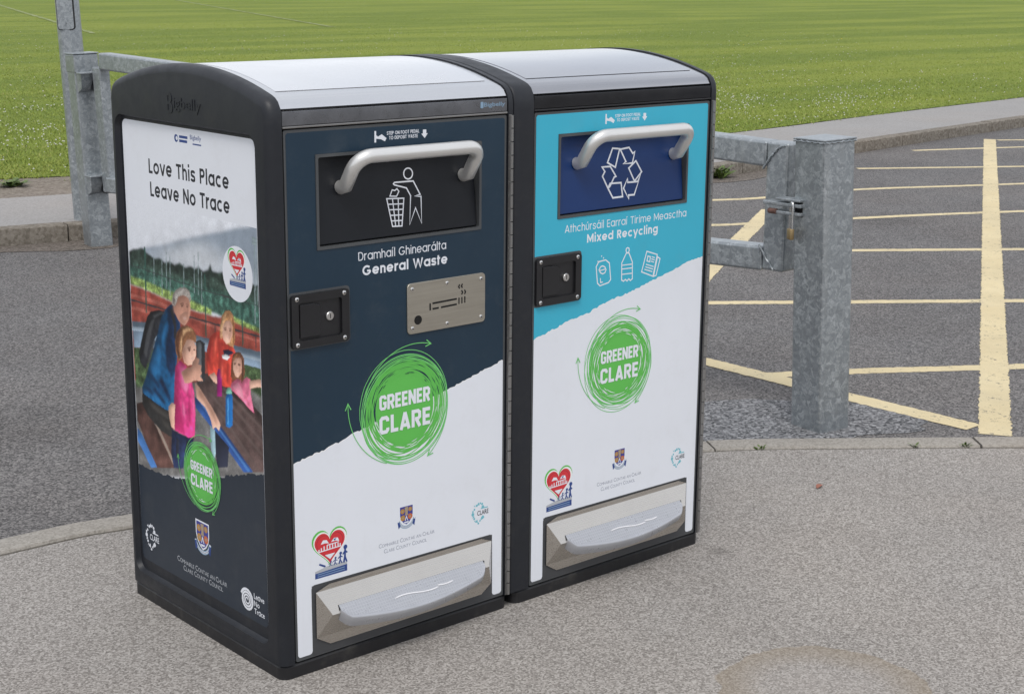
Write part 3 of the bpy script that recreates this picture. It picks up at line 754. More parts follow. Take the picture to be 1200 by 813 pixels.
('p_pinkd',[(-0.422,0.591),(-0.4153,0.5606),(-0.4235,0.5349),(-0.4293,0.5576)]),
('p_pinkl',[(-0.4073,0.5464),(-0.3962,0.5328),(-0.3957,0.5011),(-0.4068,0.5146)]),
('p_pinkl',[(-0.3619,0.5875),(-0.3537,0.5578),(-0.3543,0.5104),(-0.361,0.5405)]),
('p_jacket3',[(-0.4916,0.6808),(-0.4769,0.7072),(-0.4601,0.7219),(-0.472,0.6922),(-0.4858,0.658)]),
('p_jacket2',[(-0.5612,0.5789),(-0.5419,0.5787),(-0.5027,0.5543),(-0.5097,0.5472)]),
('p_jacket3',[(-0.536,0.6083),(-0.5193,0.618),(-0.4995,0.5913),(-0.5095,0.5852)]),
('p_jacket2',[(-0.5846,0.5373),(-0.5643,0.5456),(-0.5364,0.5334),(-0.5465,0.528)]),
('p_jacket3',[(-0.4704,0.565),(-0.4501,0.5852),(-0.4434,0.5547),(-0.4549,0.5281)]),
('p_red2',[(-0.2791,0.6814),(-0.2688,0.7061),(-0.2606,0.7),(-0.2691,0.6604),(-0.2759,0.6437)]),
('p_red3',[(-0.2567,0.7159),(-0.2387,0.7312),(-0.2463,0.7027),(-0.257,0.6704)]),
('p_red2',[(-0.2034,0.6732),(-0.1899,0.6683),(-0.1982,0.6253),(-0.2078,0.6271)]),
('p_red3',[(-0.2289,0.6682),(-0.2209,0.6622),(-0.2257,0.631),(-0.2338,0.6369)]),
('p_pack2',[(-0.5289,0.7219),(-0.4866,0.7386),(-0.4617,0.7397),(-0.4903,0.7317),(-0.5197,0.7187)]),
('p_trouser2',[(-0.5244,0.4886),(-0.4774,0.4827),(-0.4669,0.4591),(-0.4949,0.4625)]),
('p_jeans2',[(-0.4395,0.4508),(-0.4276,0.4455),(-0.4348,0.395),(-0.4461,0.4086)]),
('p_jeans2',[(-0.3933,0.4536),(-0.3782,0.4531),(-0.3928,0.4215),(-0.4049,0.4226)]),
]
POSTER_LINES=[
('p_post',0.006,[(-0.5508,0.8796),(-0.5574,0.7234)]),
('p_pole',0.0028,[(-0.4725,0.8641),(-0.4785,0.7776)]),
('p_pole',0.0028,[(-0.4346,0.8787),(-0.4411,0.7837)]),
('p_pole',0.0028,[(-0.3743,0.8668),(-0.3823,0.747)]),
('p_pole',0.0028,[(-0.327,0.8924),(-0.332,0.8074)]),
('p_pole',0.0028,[(-0.309,0.9024),(-0.3147,0.8056)]),
('p_pole',0.0028,[(-0.2978,0.8593),(-0.3019,0.7835)]),
('p_pole',0.0028,[(-0.5095,0.8666),(-0.514,0.7995)]),
('p_pole',0.0028,[(-0.451,0.8826),(-0.4568,0.7967)]),
('p_post',0.005,[(-0.2852,0.8567),(-0.2881,0.7162)]),
('p_post',0.005,[(-0.1337,0.8115),(-0.1362,0.7233)]),
('p_pole',0.0035,[(-0.0764,0.9646),(-0.0837,0.7824)]),
('p_pole',0.003,[(-0.0661,0.9645),(-0.0725,0.8217)]),
('p_pole',0.006,[(-0.0869,0.9618),(-0.0611,0.961)]),
('p_pole',0.006,[(-0.0874,0.9532),(-0.0616,0.9525)]),
('p_rail',0.004,[(-0.6303,0.7434),(-0.4397,0.7466),(-0.2628,0.751),(-0.0565,0.7562)]),
('p_rail',0.003,[(-0.4305,0.7466),(-0.4301,0.7154)]),
('p_rail',0.003,[(-0.2485,0.7535),(-0.2479,0.7213)]),
('p_rail',0.003,[(-0.0827,0.7536),(-0.0842,0.7257)]),
('p_rail',0.0018,[(-0.6251,0.8279),(-0.3441,0.8206),(-0.0557,0.821)]),
]


# geometric sans lettering drawn with the pen: every glyph is a few centre-line strokes (cap height 1)
def _ell(cx, cy, rx, ry, a0, a1, n=None):
    n = n or max(4, int(abs(a1 - a0) / 15))
    return [(cx + rx * math.cos(R(a0 + (a1 - a0) * i / n)), cy + ry * math.sin(R(a0 + (a1 - a0) * i / n))) for i in range(n + 1)]

def pen_glyph(ch, w):
    h = w / 2
    X = 0.785
    r, q = 0.385 - h, X / 2 - h            # bowl radii of the centre line
    cx, cy = 0.385, X / 2
    W2 = 0.77
    acute = lambda x: [(x - .03, X + .13), (x + .12, X + .30)]
    bowl = lambda: _ell(cx, cy, r, q, 0, 360)
    stem = lambda x, a, b: [(x, a), (x, b)]
    an = 0.30 - h                          # arch radius of n, h, u
    arch = lambda x0: _ell(x0 + an, X - h - an, an, an, 180, 0) + [(x0 + 2 * an, 0)]
    if ch == ' ': return [], 0.33
    if ch in 'aá':
        s = [bowl(), stem(W2 - h, 0, X)]
        if ch == 'á': s.append(acute(cx - .03))
        return s, W2
    if ch == 'o': return [bowl()], W2
    if ch == 'e': return [[(h, cy), (W2 - h, cy)] and _ell(cx, cy, r, q, 0, 322), [(h * 1.2, cy - .01), (W2 - h * .6, cy - .01)]], W2
    if ch == 'c': return [_ell(cx, cy, r, q, 48, 312)], W2 - .08
    if ch == 'd': return [bowl(), stem(W2 - h, 0, 1.06)], W2
    if ch == 'g': return [bowl(), [(W2 - h, X), (W2 - h, 0.02)] + _ell(cx, 0.02, r, .28 - h * .4, 0, -150)], W2
    if ch == 'h': return [stem(h, 0, 1.06), arch(h)], 2 * an + 2 * h
    if ch == 'n': return [stem(h, 0, X), arch(h)], 2 * an + 2 * h
    if ch == 'm':
        return [stem(h, 0, X), arch(h), arch(h + 2 * an)], 4 * an + 2 * h
    if ch in 'uú':
        s = [[(h, X)] + _ell(h + an, h + an, an, an, 180, 360) + [(h + 2 * an, X)]]
        if ch == 'ú': s.append(acute(h + an - .03))
        return s, 2 * an + 2 * h
    if ch == 'r': return [stem(h, 0, X), _ell(h + .27, X - h - .27, .27, .27, 180, 78)], .40
    if ch == 't': return [stem(.15, 0, .99), [(0, X - h), (.36, X - h)]], .36
    if ch == 'l': return [stem(h, 0, 1.06)], w
    if ch == 'i': return [stem(h + .02, 0, X), [(h + .02, X + .12), (h + .02, X + .12 + w * 1.15)]], w + .04
    if ch == 'í': return [stem(h + .02, 0, X), acute(h)], w + .10
    if ch == 's':
        p = [(.50, X - .20), (.44, X - h - .03), (.30, X - h), (.15, X - h - .02), (h, X - .20), (.13, cy + .05), (.29, cy), (.45, cy - .06), (.56 - h, .20), (.45, h + .03), (.29, h), (.12, h + .03), (.05, .20)]
        return [smooth_pts(p, 4)], .56
    if ch == 'v': return [[(h * .6, X), (.34, 0.0)], [(.68 - h * .6, X), (.34, 0.0)]], .68
    if ch == 'x': return [[(h * .7, X), (.64 - h * .7, 0)], [(.64 - h * .7, X), (h * .7, 0)]], .64
    if ch == 'y': return [[(h * .6, X), (.36, 0.02)], [(.68 - h * .6, X), (.23, -.29)]], .68
    if ch == 'L': return [[(h, 1), (h, h), (.52, h)]], .52
    if ch == 'T': return [[(0, 1 - h), (.66, 1 - h)], stem(.33, 0, 1 - h)], .66
    if ch == 'E': return [[(.56, 1 - h), (h, 1 - h), (h, h), (.56, h)], [(h, .5), (.52, .5)]], .56
    if ch == 'D': return [[(h, h), (h, 1 - h), (.34, 1 - h)] + _ell(.34, .5, .42 - h, .5 - h, 90, -90) + [(h, h)]], .76
    if ch in 'PR':
        s = [stem(h, 0, 1), [(h, 1 - h), (.36, 1 - h)] + _ell(.36, .70, .27 - h, .30 - h, 90, -90) + [(h, .40 + h)]]
        if ch == 'R': s.append([(.30, .44), (.62 - h * .6, 0)])
        return s, .63
    if ch == 'N': return [stem(h, 0, 1), stem(.76 - h, 0, 1), [(h, 1 - h * .4), (.76 - h, h * .4)]], .76
    if ch == 'M': return [stem(h, 0, 1), stem(.94 - h, 0, 1), [(h, 1 - h * .4), (.47, .22), (.94 - h, 1 - h * .4)]], .94
    if ch == 'G': return [_ell(.49, .5, .49 - h, .5 - h, 42, 352) , [(.98 - h, .44), (.52, .44)]], .98
    if ch == 'C': return [_ell(.49, .5, .49 - h, .5 - h, 42, 318)], .92
    if ch == 'O': return [_ell(.49, .5, .49 - h, .5 - h, 0, 360)], .98
    if ch == 'I': return [stem(h, 0, 1)], w
    if ch == 'F': return [[(.54, 1 - h), (h, 1 - h), (h, 0)], [(h, .5), (.50, .5)]], .54
    if ch == 'W': return [[(h * .6, 1), (.30, 0.02), (.56, .95)], [(.56, .95), (.82, .02), (1.12 - h * .6, 1)]], 1.12
    if ch == 'A': return [[(h * .6, 0), (.39, .98)], [(.78 - h * .6, 0), (.39, .98)], [(.15, .28), (.63, .28)]], .78
    if ch == 'S':
        p = [(.56, .78), (.48, 1 - h - .03), (.31, 1 - h), (.13, 1 - h - .06), (h, .74), (.14, .57), (.32, .50), (.50, .43), (.62 - h, .26), (.50, h + .06), (.31, h), (.12, h + .04), (.04, .22)]
        return [smooth_pts(p, 4)], .62
    return [], .3

def smooth_pts(pts, n=4):
    out = []
    P = [Vector(p) for p in pts]
    for i in range(len(P) - 1):
        p0, p1, p2, p3 = P[max(i - 1, 0)], P[i], P[i + 1], P[min(i + 2, len(P) - 1)]
        for j in range(n):
            t = j / n
            v = 0.5 * ((2 * p1) + (p2 - p0) * t + (2 * p0 - 5 * p1 + 4 * p2 - p3) * t * t + (3 * p1 - p0 - 3 * p2 + p3) * t ** 3)
            out.append((v.x, v.y))
    out.append(tuple(P[-1]))
    return out

CONDENSED = {   # boxier capitals for the roundel
    'G': ([[(.50, .70), (.50, .80), (.42, .90), (.18, .90), (.10, .80), (.10, .20), (.18, .10), (.42, .10), (.50, .20), (.50, .46), (.31, .46)]], .60),
    'C': ([[(.50, .68), (.50, .80), (.42, .90), (.18, .90), (.10, .80), (.10, .20), (.18, .10), (.42, .10), (.50, .20), (.50, .32)]], .60),
    'R': ([[(.10, 0), (.10, .90), (.40, .90), (.50, .80), (.50, .55), (.40, .46), (.21, .46)], [(.30, .46), (.51, 0)]], .60),
    'E': ([[(.48, .90), (.10, .90), (.10, .10), (.48, .10)], [(.10, .5), (.44, .5)]], .50),
    'N': ([[(.10, 0), (.10, 1)], [(.53, 0), (.53, 1)], [(.10, .95), (.53, .05)]], .63),
    'L': ([[(.10, 1), (.10, .10), (.46, .10)]], .48),
    'A': ([[(.08, 0), (.32, .98)], [(.56, 0), (.32, .98)], [(.18, .25), (.46, .25)]], .64)}

def pen_text(a, body, u0, u1, v0, cap, material, w, gap=0.10, condensed=False):
    gl = [(CONDENSED[c] if condensed else pen_glyph(c, w)) for c in body]
    tot = sum(g[1] for g in gl) + gap * (len(gl) - 1)
    k = (u1 - u0) / tot
    x = 0.0
    base = a.d
    mx_ = 0
    for st, adv in gl:
        a.d = base
        for s in st:
            a.stroke([(u0 + (x + px) * k, v0 + py * cap) for px, py in s], w * cap, material)
        mx_ = max(mx_, len(st))
        x += adv + gap
    a.d = base + a.step * mx_


# ------------------------------------------------------------------ emblems
def draw_roundel(a, cu, cv, r, seed, k=1.0):
    """green scribbled roundel with three arrows and the words"""
    rnd = random.Random(seed)
    a.disc(cu, cv, r * 0.80, GREEN, ry=r * 0.85, n=48)
    for i in range(24):
        rr = r * (0.82 + 0.27 * rnd.random() ** 1.3)
        e = rnd.uniform(0.94, 1.08)
        ou, ov = rnd.uniform(-0.07, 0.07) * r, rnd.uniform(-0.07, 0.07) * r
        ph = rnd.uniform(0, math.pi)
        pts = []
        for j in range(64):
            t = 2 * math.pi * j / 64
            x, y = rr * e * math.cos(t), rr / e * math.sin(t)
            pts.append((cu + ou + x * math.cos(ph) - y * math.sin(ph), cv + ov + x * math.sin(ph) + y * math.cos(ph)))
        a.stroke(pts, 0.0022 * k, GREEN, closed=True)
    for i in range(6):
        rr = r * rnd.uniform(1.10, 1.21)
        ou, ov = rnd.uniform(-0.10, 0.10) * r, rnd.uniform(-0.10, 0.10) * r
        pts = [(cu + ou + rr * rnd.uniform(.995, 1.005) * math.cos(2 * math.pi * j / 64), cv + ov + rr * 1.02 * math.sin(2 * math.pi * j / 64)) for j in range(64)]
        a.stroke(pts, 0.0016 * k, GREENL, closed=True)
    for i in range(26):      # gaps between the pen strokes
        t0 = rnd.uniform(0, 2 * math.pi)
        rr = r * rnd.uniform(0.78, 0.90)
        ln = rnd.uniform(0.12, 0.34)
        m_ = WHITE if (seed % 2 == 0 or math.sin(t0) < -0.1) else NAVY
        pts = [(cu + rr * math.cos(t0 + ln * j / 6), cv + rr * 1.02 * math.sin(t0 + ln * j / 6)) for j in range(7)]
        a.stroke(pts, [0.0003, 0.001 * k, 0.0016 * k, 0.0016 * k, 0.0014 * k, 0.001 * k, 0.0003], m_)
    def arrow(pts):
        a.stroke(pts, 0.0018 * k, GREENL)
        p, q = Vector(pts[-1]), Vector(pts[-3])
        d = (p - q).normalized(); n_ = Vector((-d.y, d.x)); s = 0.075 * r
        a.stroke([tuple(p - d * s * 1.6 + n_ * s), tuple(p + d * s * .3), tuple(p - d * s * 1.6 - n_ * s)], 0.0024 * k, GREENL)
    def arcp(c, rr, a0, a1, n=22, sq=1.0):
        return [(c[0] + rr * math.cos(R(a0 + (a1 - a0) * i / n)), c[1] + rr * sq * math.sin(R(a0 + (a1 - a0) * i / n))) for i in range(n + 1)]
    arrow(arcp((cu + .28 * r, cv + .15 * r), 1.38 * r, 175, 72, sq=.93))
    arrow(arcp((cu + .02 * r, cv + .30 * r), 1.55 * r, 250, 178))
    arrow(arcp((cu - .25 * r, cv - .05 * r), 1.45 * r, 12, -52))
    pen_text(a, 'GREENER', cu - .70 * r, cu + .70 * r, cv + 0.07 * r, .335 * r, WHITE, .20, .06, True)
    pen_text(a, 'CLARE', cu - .71 * r, cu + .71 * r, cv - .47 * r, .40 * r, WHITE, .21, .07, True)

def heart_pts(cu, cv, w, h):
    p = []
    for i in range(48):
        t = 2 * math.pi * i / 48
        x = 16 * math.sin(t) ** 3
        y = 13 * math.cos(t) - 5 * math.cos(2 * t) - 2 * math.cos(3 * t) - math.cos(4 * t)
        p.append((cu + x / 32 * w, cv + (y + 2.5) / 29 * h))
    return p

def draw_heart(a, cu, cv, w, back=True):
    """red heart badge with runners on a blue plinth below it"""
    h = w * 0.93
    if back:
        a.poly(heart_pts(cu - .01 * w, cv + .02 * w, w * 1.16, h * 1.17), GREEN)
        a.poly(heart_pts(cu + .012 * w, cv + .0 * w, w * 1.10, h * 1.10), PAPER)
    a.poly(heart_pts(cu, cv, w, h), RED)
    a.poly(heart_pts(cu, cv, w * .88, h * .88), REDD)
    a.poly(heart_pts(cu, cv, w * .84, h * .84), RED)
    a.poly([(cu - .30 * w, cv + .16 * w), (cu - .22 * w, cv + .27 * w), (cu - .10 * w, cv + .25 * w), (cu - .03 * w, cv + .14 * w), (cu - .16 * w, cv + .17 * w)], WHITE)
    a.poly([(cu + .04 * w, cv + .16 * w), (cu + .14 * w, cv + .26 * w), (cu + .27 * w, cv + .24 * w), (cu + .31 * w, cv + .13 * w), (cu + .18 * w, cv + .17 * w)], WHITE)
    a.poly([(cu + .12 * w, cv + .23 * w), (cu + .22 * w, cv + .24 * w), (cu + .17 * w, cv + .17 * w)], BLUE)
    for x, hh in ((-.36, .07), (-.28, .10), (-.19, .13), (-.09, .14), (0.0, .16), (.09, .15), (.18, .15), (.27, .13), (.34, .10)):
        a.stroke([(cu + x * w, cv - .04 * w), (cu + x * w, cv - .04 * w + hh * w)], .035 * w, WHITE)
    a.stroke([(cu - .38 * w, cv - .045 * w), (cu + .37 * w, cv - .02 * w)], .03 * w, WHITE)
    a.stroke([(cu - .1 * w, cv + .10 * w), (cu + .3 * w, cv + .115 * w)], .025 * w, WHITE)
    a.poly([(cu - .17 * w, cv - .17 * w), (cu + .17 * w, cv - .17 * w), (cu, cv - .32 * w)], WHITE)
    # runners and plinth
    b = cv - .55 * w
    a.poly([(cu - .50 * w, b - .22 * w), (cu + .56 * w, b - .22 * w), (cu + .56 * w, b), (cu + .40 * w, b + .05 * w), (cu + .0 * w, b + .06 * w), (cu - .50 * w, b - .03 * w)], LGREY)
    a.poly([(cu - .50 * w, b - .24 * w), (cu + .56 * w, b - .24 * w), (cu + .56 * w, b - .05 * w), (cu - .50 * w, b - .09 * w)], BLUE)
    a.stroke([(cu - .42 * w, b - .13 * w), (cu + .48 * w, b - .115 * w)], .022 * w, STEELB)
    a.stroke([(cu - .42 * w, b - .19 * w), (cu + .48 * w, b - .18 * w)], .022 * w, STEELB)
    for x, s in ((.02, .15), (.17, .21), (.34, .30), (.50, .44)):
        x0 = cu + x * w
        a.disc(x0 + .01 * w, b + s * w * 1.05, .045 * w * (s / .3), BLUE, n=10)
        a.stroke([(x0, b + s * w * .92), (x0 - .01 * w, b + s * w * .45), (x0 - .05 * w, b + .02 * w)], .055 * w * s / .4, BLUE)
        a.stroke([(x0 - .01 * w, b + s * w * .45), (x0 + .05 * w, b + .02 * w)], .045 * w * s / .4, BLUE)
        a.stroke([(x0 - .08 * w, b + s * w * .6), (x0, b + s * w * .8), (x0 + .07 * w, b + s * w * .65)], .04 * w * s / .4, BLUE)
    a.stroke([(cu - .36 * w, b + .16 * w), (cu - .16 * w, b + .05 * w)], .05 * w, BLUE)

def draw_crest(a, cu, vt, w):
    """county shield on a ribbon"""
    h = w * 1.28
    sh = [(-.5, 0), (.5, 0), (.5, -.55), (.42, -.82), (.25, -1.05), (0, -1.2), (-.25, -1.05), (-.42, -.82), (-.5, -.55)]
    P = lambda l, s=1.0, dv=0.0: [(cu + x * w * s, vt + (y - .6) * w * s + .6 * w - .6 * w + dv if False else vt + (y * s + (s - 1) * 0.6 * -1 * -1 * 0) * w + dv) for x, y in l]
    a.poly([(cu + x * w * 1.14, vt + .07 * w + y * w * 1.13) for x, y in sh], WHITE)
    a.poly([(cu + x * w, vt + y * w) for x, y in sh], ROYAL)
    for x, y, r_, m_ in ((-.30, -.30, .17, GOLD), (.30, -.24, .15, GOLD), (-.28, -.74, .19, GOLD), (.29, -.72, .19, ORANGE)):
        a.disc(cu + x * w, vt + y * w, r_ * w, m_, n=14)
        a.disc(cu + x * w, vt + y * w, r_ * w * .4, TAN, n=10)
    a.poly([(cu + x * w, vt + y * w) for x, y in ((-.14, -.06), (.14, -.04), (.10, -.48), (.16, -.60), (-.14, -.60), (-.08, -.45))], TAN)
    a.poly([(cu + x * w, vt + y * w) for x, y in ((-.13, -.95), (0, -.60), (.13, -.95))], WHITE)
    a.poly([(cu + x * w, vt + y * w) for x, y in ((-.07, -.95), (0, -.74), (.07, -.95))], ROYAL)
    a.poly([(cu + x * w, vt + y * w) for x, y in ((-.22, -1.02), (.22, -1.0), (.10, -1.1), (-.12, -1.1))], WHITE)
    rib = [(cu + .66 * w * math.cos(R(t)), vt + (-.66 + .72 * math.sin(R(t))) * w) for t in range(200, 345, 9)]
    a.stroke(rib, .19 * w, STEELB)
    a.stroke(rib, .09 * w, WHITE)
    a.stroke(rib[2:-2], .04 * w, INKTEXT)
    for s in (-1, 1):
        a.poly([(cu + s * .56 * w, vt - .93 * w), (cu + s * .70 * w, vt - .98 * w), (cu + s * .62 * w, vt - 1.40 * w), (cu + s * .46 * w, vt - 1.22 * w)], BLUE)

def draw_county(a, cu, cv, r, m1, m2):
    """ring of little shapes round the county name"""
    rnd = random.Random(11)
    for i in range(17):
        t = R(38 + i * 284 / 16)
        rr = r * rnd.uniform(.66, 1.0)
        x, y = cu + rr * math.cos(t) * .8, cv + rr * math.sin(t)
        s = r * rnd.uniform(.10, .21)
        n = rnd.choice((3, 4, 5, 8))
        ph = rnd.uniform(0, 6)
        a.poly([(x + s * math.cos(ph + 2 * math.pi * k / n), y + s * math.sin(ph + 2 * math.pi * k / n)) for k in range(n)], m1)
    a.text('CLARE', cu - .15 * r, cu + 1.18 * r, cv - .22 * r, .42 * r, m2, off=.012)
    a.stroke([(cu + .28 * r, cv + .38 * r), (cu + 1.1 * r, cv + .38 * r)], .09 * r, m1)

def small_caps(a, body, u0, u1, v0, cap, m_):
    items = []
    x = 0.0
    for ch in body:
        if ch == ' ':
            x += .28; continue
        k = 1.0 if ch.isupper() else .78
        vs_, _ = glyph_mesh(ch.upper(), 0.0)
        x0, x1 = min(v[0] for v in vs_), max(v[0] for v in vs_)
        items.append((ch.upper(), x, (x1 - x0) * k, k)); x += (x1 - x0) * k + .07
    s = (u1 - u0) / (x - .07)
    a.up(); a.keep = True
    for ch, px, wd, k in items:
        a.text(ch, u0 + px * s, u0 + (px + wd) * s, v0, cap * k, m_, off=0.0)
    a.keep = False

def draw_step(a, m_):
    a.poly(STEP_FOOT, m_)
    a.poly(STEP_ARROW, m_)
    (u0, v0), (u1, _), (u2, v2), (u3, _) = STEP_T
    pen_text(a, 'STEP ON FOOT PEDAL', u0, u1, v0 + .0003, .0074, m_, .16, .14)
    pen_text(a, 'TO DEPOSIT WASTE', u2, u3, v2 - .0004, .0074, m_, .16, .14)

# ------------------------------------------------------------------ the two bins
PROF_FRONT = [(0.0, 1.197), (0.0, 1.214), (0.003, 1.232), (0.0105, 1.2445), (0.020, 1.2515), (0.031, 1.2560)]
def arch_z(y):
    return 1.303 - 0.509 * (y - 0.335) ** 2
DEPTH = 0.67
ARCH = PROF_FRONT + [(y, arch_z(y)) for y in [0.045 + 0.58 * i / 22 for i in range(23)]] + [(DEPTH - y, z) for y, z in PROF_FRONT[::-1]]

def cheek_profile(z0=0.0335, grow=0.003):
    p = [(0.0, z0)] + [(y, z) for y, z in ARCH] + [(DEPTH, z0)]
    p = p[::-1]                                    # counter-clockwise in (y, z)
    a = sum(p[i - 1][0] * p[i][1] - p[i][0] * p[i - 1][1] for i in range(len(p)))
    if a < 0:
        p = p[::-1]
    q = offset_poly(p, -grow)
    return [(y, max(z, z0)) for y, z in q]

def cheek(name, parent, xo, xi, rad, opening=None):
    """moulded side panel: xo the outer face, xi the face against the body; optional recessed opening"""
    s = -1 if xo < xi else 1
    prof = cheek_profile()
    bm = bmesh.new()
    loops = []
    K = 5
    for i in range(K + 1):
        t = math.pi / 2 * i / K
        ins = rad * (1 - math.sin(t))
        x = xo - s * rad * (1 - math.cos(t))
        pp = offset_poly(prof, ins) if ins > 1e-6 else prof
        loops.append([(x, y, z if z > 0.05 else max(0.0335, z - ins)) for y, z in pp])
    loops.append([(xi, y, z) for y, z in prof])
    vs_ = bm_loft(bm, loops, cap0=opening is None, cap1=True)
    if opening:
        y0, y1, z0, z1, r_, dep = opening
        op = round_rect(y0, y1, z0, z1, r_, 6)
        sl = offset_poly(op, 0.006)
        a = [bm.verts.new((xo, y, z)) for y, z in op]
        b = [bm.verts.new((xo - s * dep * .55, y, z)) for y, z in offset_poly(op, 0.0025)]
        c = [bm.verts.new((xo - s * dep, y, z)) for y, z in sl]
        n = len(a)
        for p_, q_ in ((a, b), (b, c)):
            for k in range(n):
                bm.faces.new((p_[k], p_[(k + 1) % n], q_[(k + 1) % n], q_[k]))
        bm.faces.new(c)
        fill_with_holes(bm, vs_[0], [a])
    return finish(bm, name, M_PLASTIC, parent, smooth=True, angle=40)

def arch_sheet(name, parent, x0, x1, m_, ys, lift=0.0, thick=0.004, smooth=True):
    """strip of the lid profile between x0 and x1"""
    bm = bmesh.new()
    lp0 = [(x0, y, z + lift) for y, z in ys]
    lp1 = [(x1, y, z + lift) for y, z in ys]
    a = [bm.verts.new(p) for p in lp0]; b = [bm.verts.new(p) for p in lp1]
    c = [bm.verts.new((x0, y + (0.335 - y) * .02, z + lift - thick)) for y, z in ys]
    d = [bm.verts.new((x1, y + (0.335 - y) * .02, z + lift - thick)) for y, z in ys]
    for i in range(len(ys) - 1):
        bm.faces.new((a[i], b[i], b[i + 1], a[i + 1]))
        bm.faces.new((c[i], c[i + 1], d[i + 1], d[i]))
        bm.faces.new((a[i], a[i + 1], c[i + 1], c[i]))
        bm.faces.new((b[i], d[i], d[i + 1], b[i + 1]))
    for k in (0, -1):
        bm.faces.new((a[k], c[k], d[k], b[k]))
    return finish(bm, name, m_, parent, smooth=smooth, angle=50)

def screw(parent, x, z, y=-0.006, r=0.0052):
    bm = bmesh.new()
    rings = []
    for rr, dy in ((1, 0), (.96, .35), (.75, .7), (.36, .92)):
        rings.append([(x + r * rr * math.cos(2 * math.pi * k / 14), y - r * .55 * dy, z + r * rr * math.sin(2 * math.pi * k / 14)) for k in range(14)])
    rings.append([(x + r * .34 * math.cos(2 * math.pi * k / 14), y - r * .25, z + r * .34 * math.sin(2 * math.pi * k / 14)) for k in range(14)])
    bm_loft(bm, rings, cap0=False, cap1=True)
    for f in bm.faces:
        if len(f.verts) > 4:
            f.material_index = 1
    return finish(bm, 'screw', [M_SCREW, M_GAP], parent, smooth=True, angle=30)

def plate_y(bm, poly, y0, y1, bev=0.0, mi=0):
    """prism of an (x, z) polygon between y0 (front) and y1"""
    t = bmesh.new()
    a = [(x, y0, z) for x, z in poly]
    loops = []
    if bev:
        loops.append([(x, y0, z) for x, z in offset_poly(poly, bev)])
        loops.append([(x, y0 + bev, z) for x, z in poly])
    else:
        loops.append(a)
    loops.append([(x, y1, z) for x, z in poly])
    bm_loft(t, loops)
    for f in t.faces:
        f.material_index = mi
    join(bm, t)

def ring_y(bm, outer, inner, y0, y1, mi=0):
    """flat frame between two equal-count loops"""
    t = bmesh.new()
    L_ = [[t.verts.new((x, y, z)) for x, z in lp] for lp, y in ((outer, y1), (outer, y0), (inner, y0), (inner, y1))]
    n = len(outer)
    for p_, q_ in ((0, 1), (1, 2), (2, 3)):
        for k in range(n):
            t.faces.new((L_[p_][k], L_[p_][(k + 1) % n], L_[q_][(k + 1) % n], L_[q_][k]))
    for f in t.faces:
        f.material_index = mi
    join(bm, t)

TORN_L = [(0.007, 0.487), (0.044, 0.496), (0.099, 0.506), (0.155, 0.522), (0.201, 0.533), (0.318, 0.556), (0.416, 0.577), (0.466, 0.590), (0.530, 0.607), (0.594, 0.622)]
TORN_R = [(0.007, 0.655), (0.049, 0.667), (0.118, 0.685), (0.188, 0.698), (0.217, 0.707), (0.275, 0.721), (0.350, 0.735), (0.410, 0.751), (0.488, 0.768), (0.534, 0.782), (0.594, 0.791)]

def front_place(u, v, d):
    return (u, -d, v)

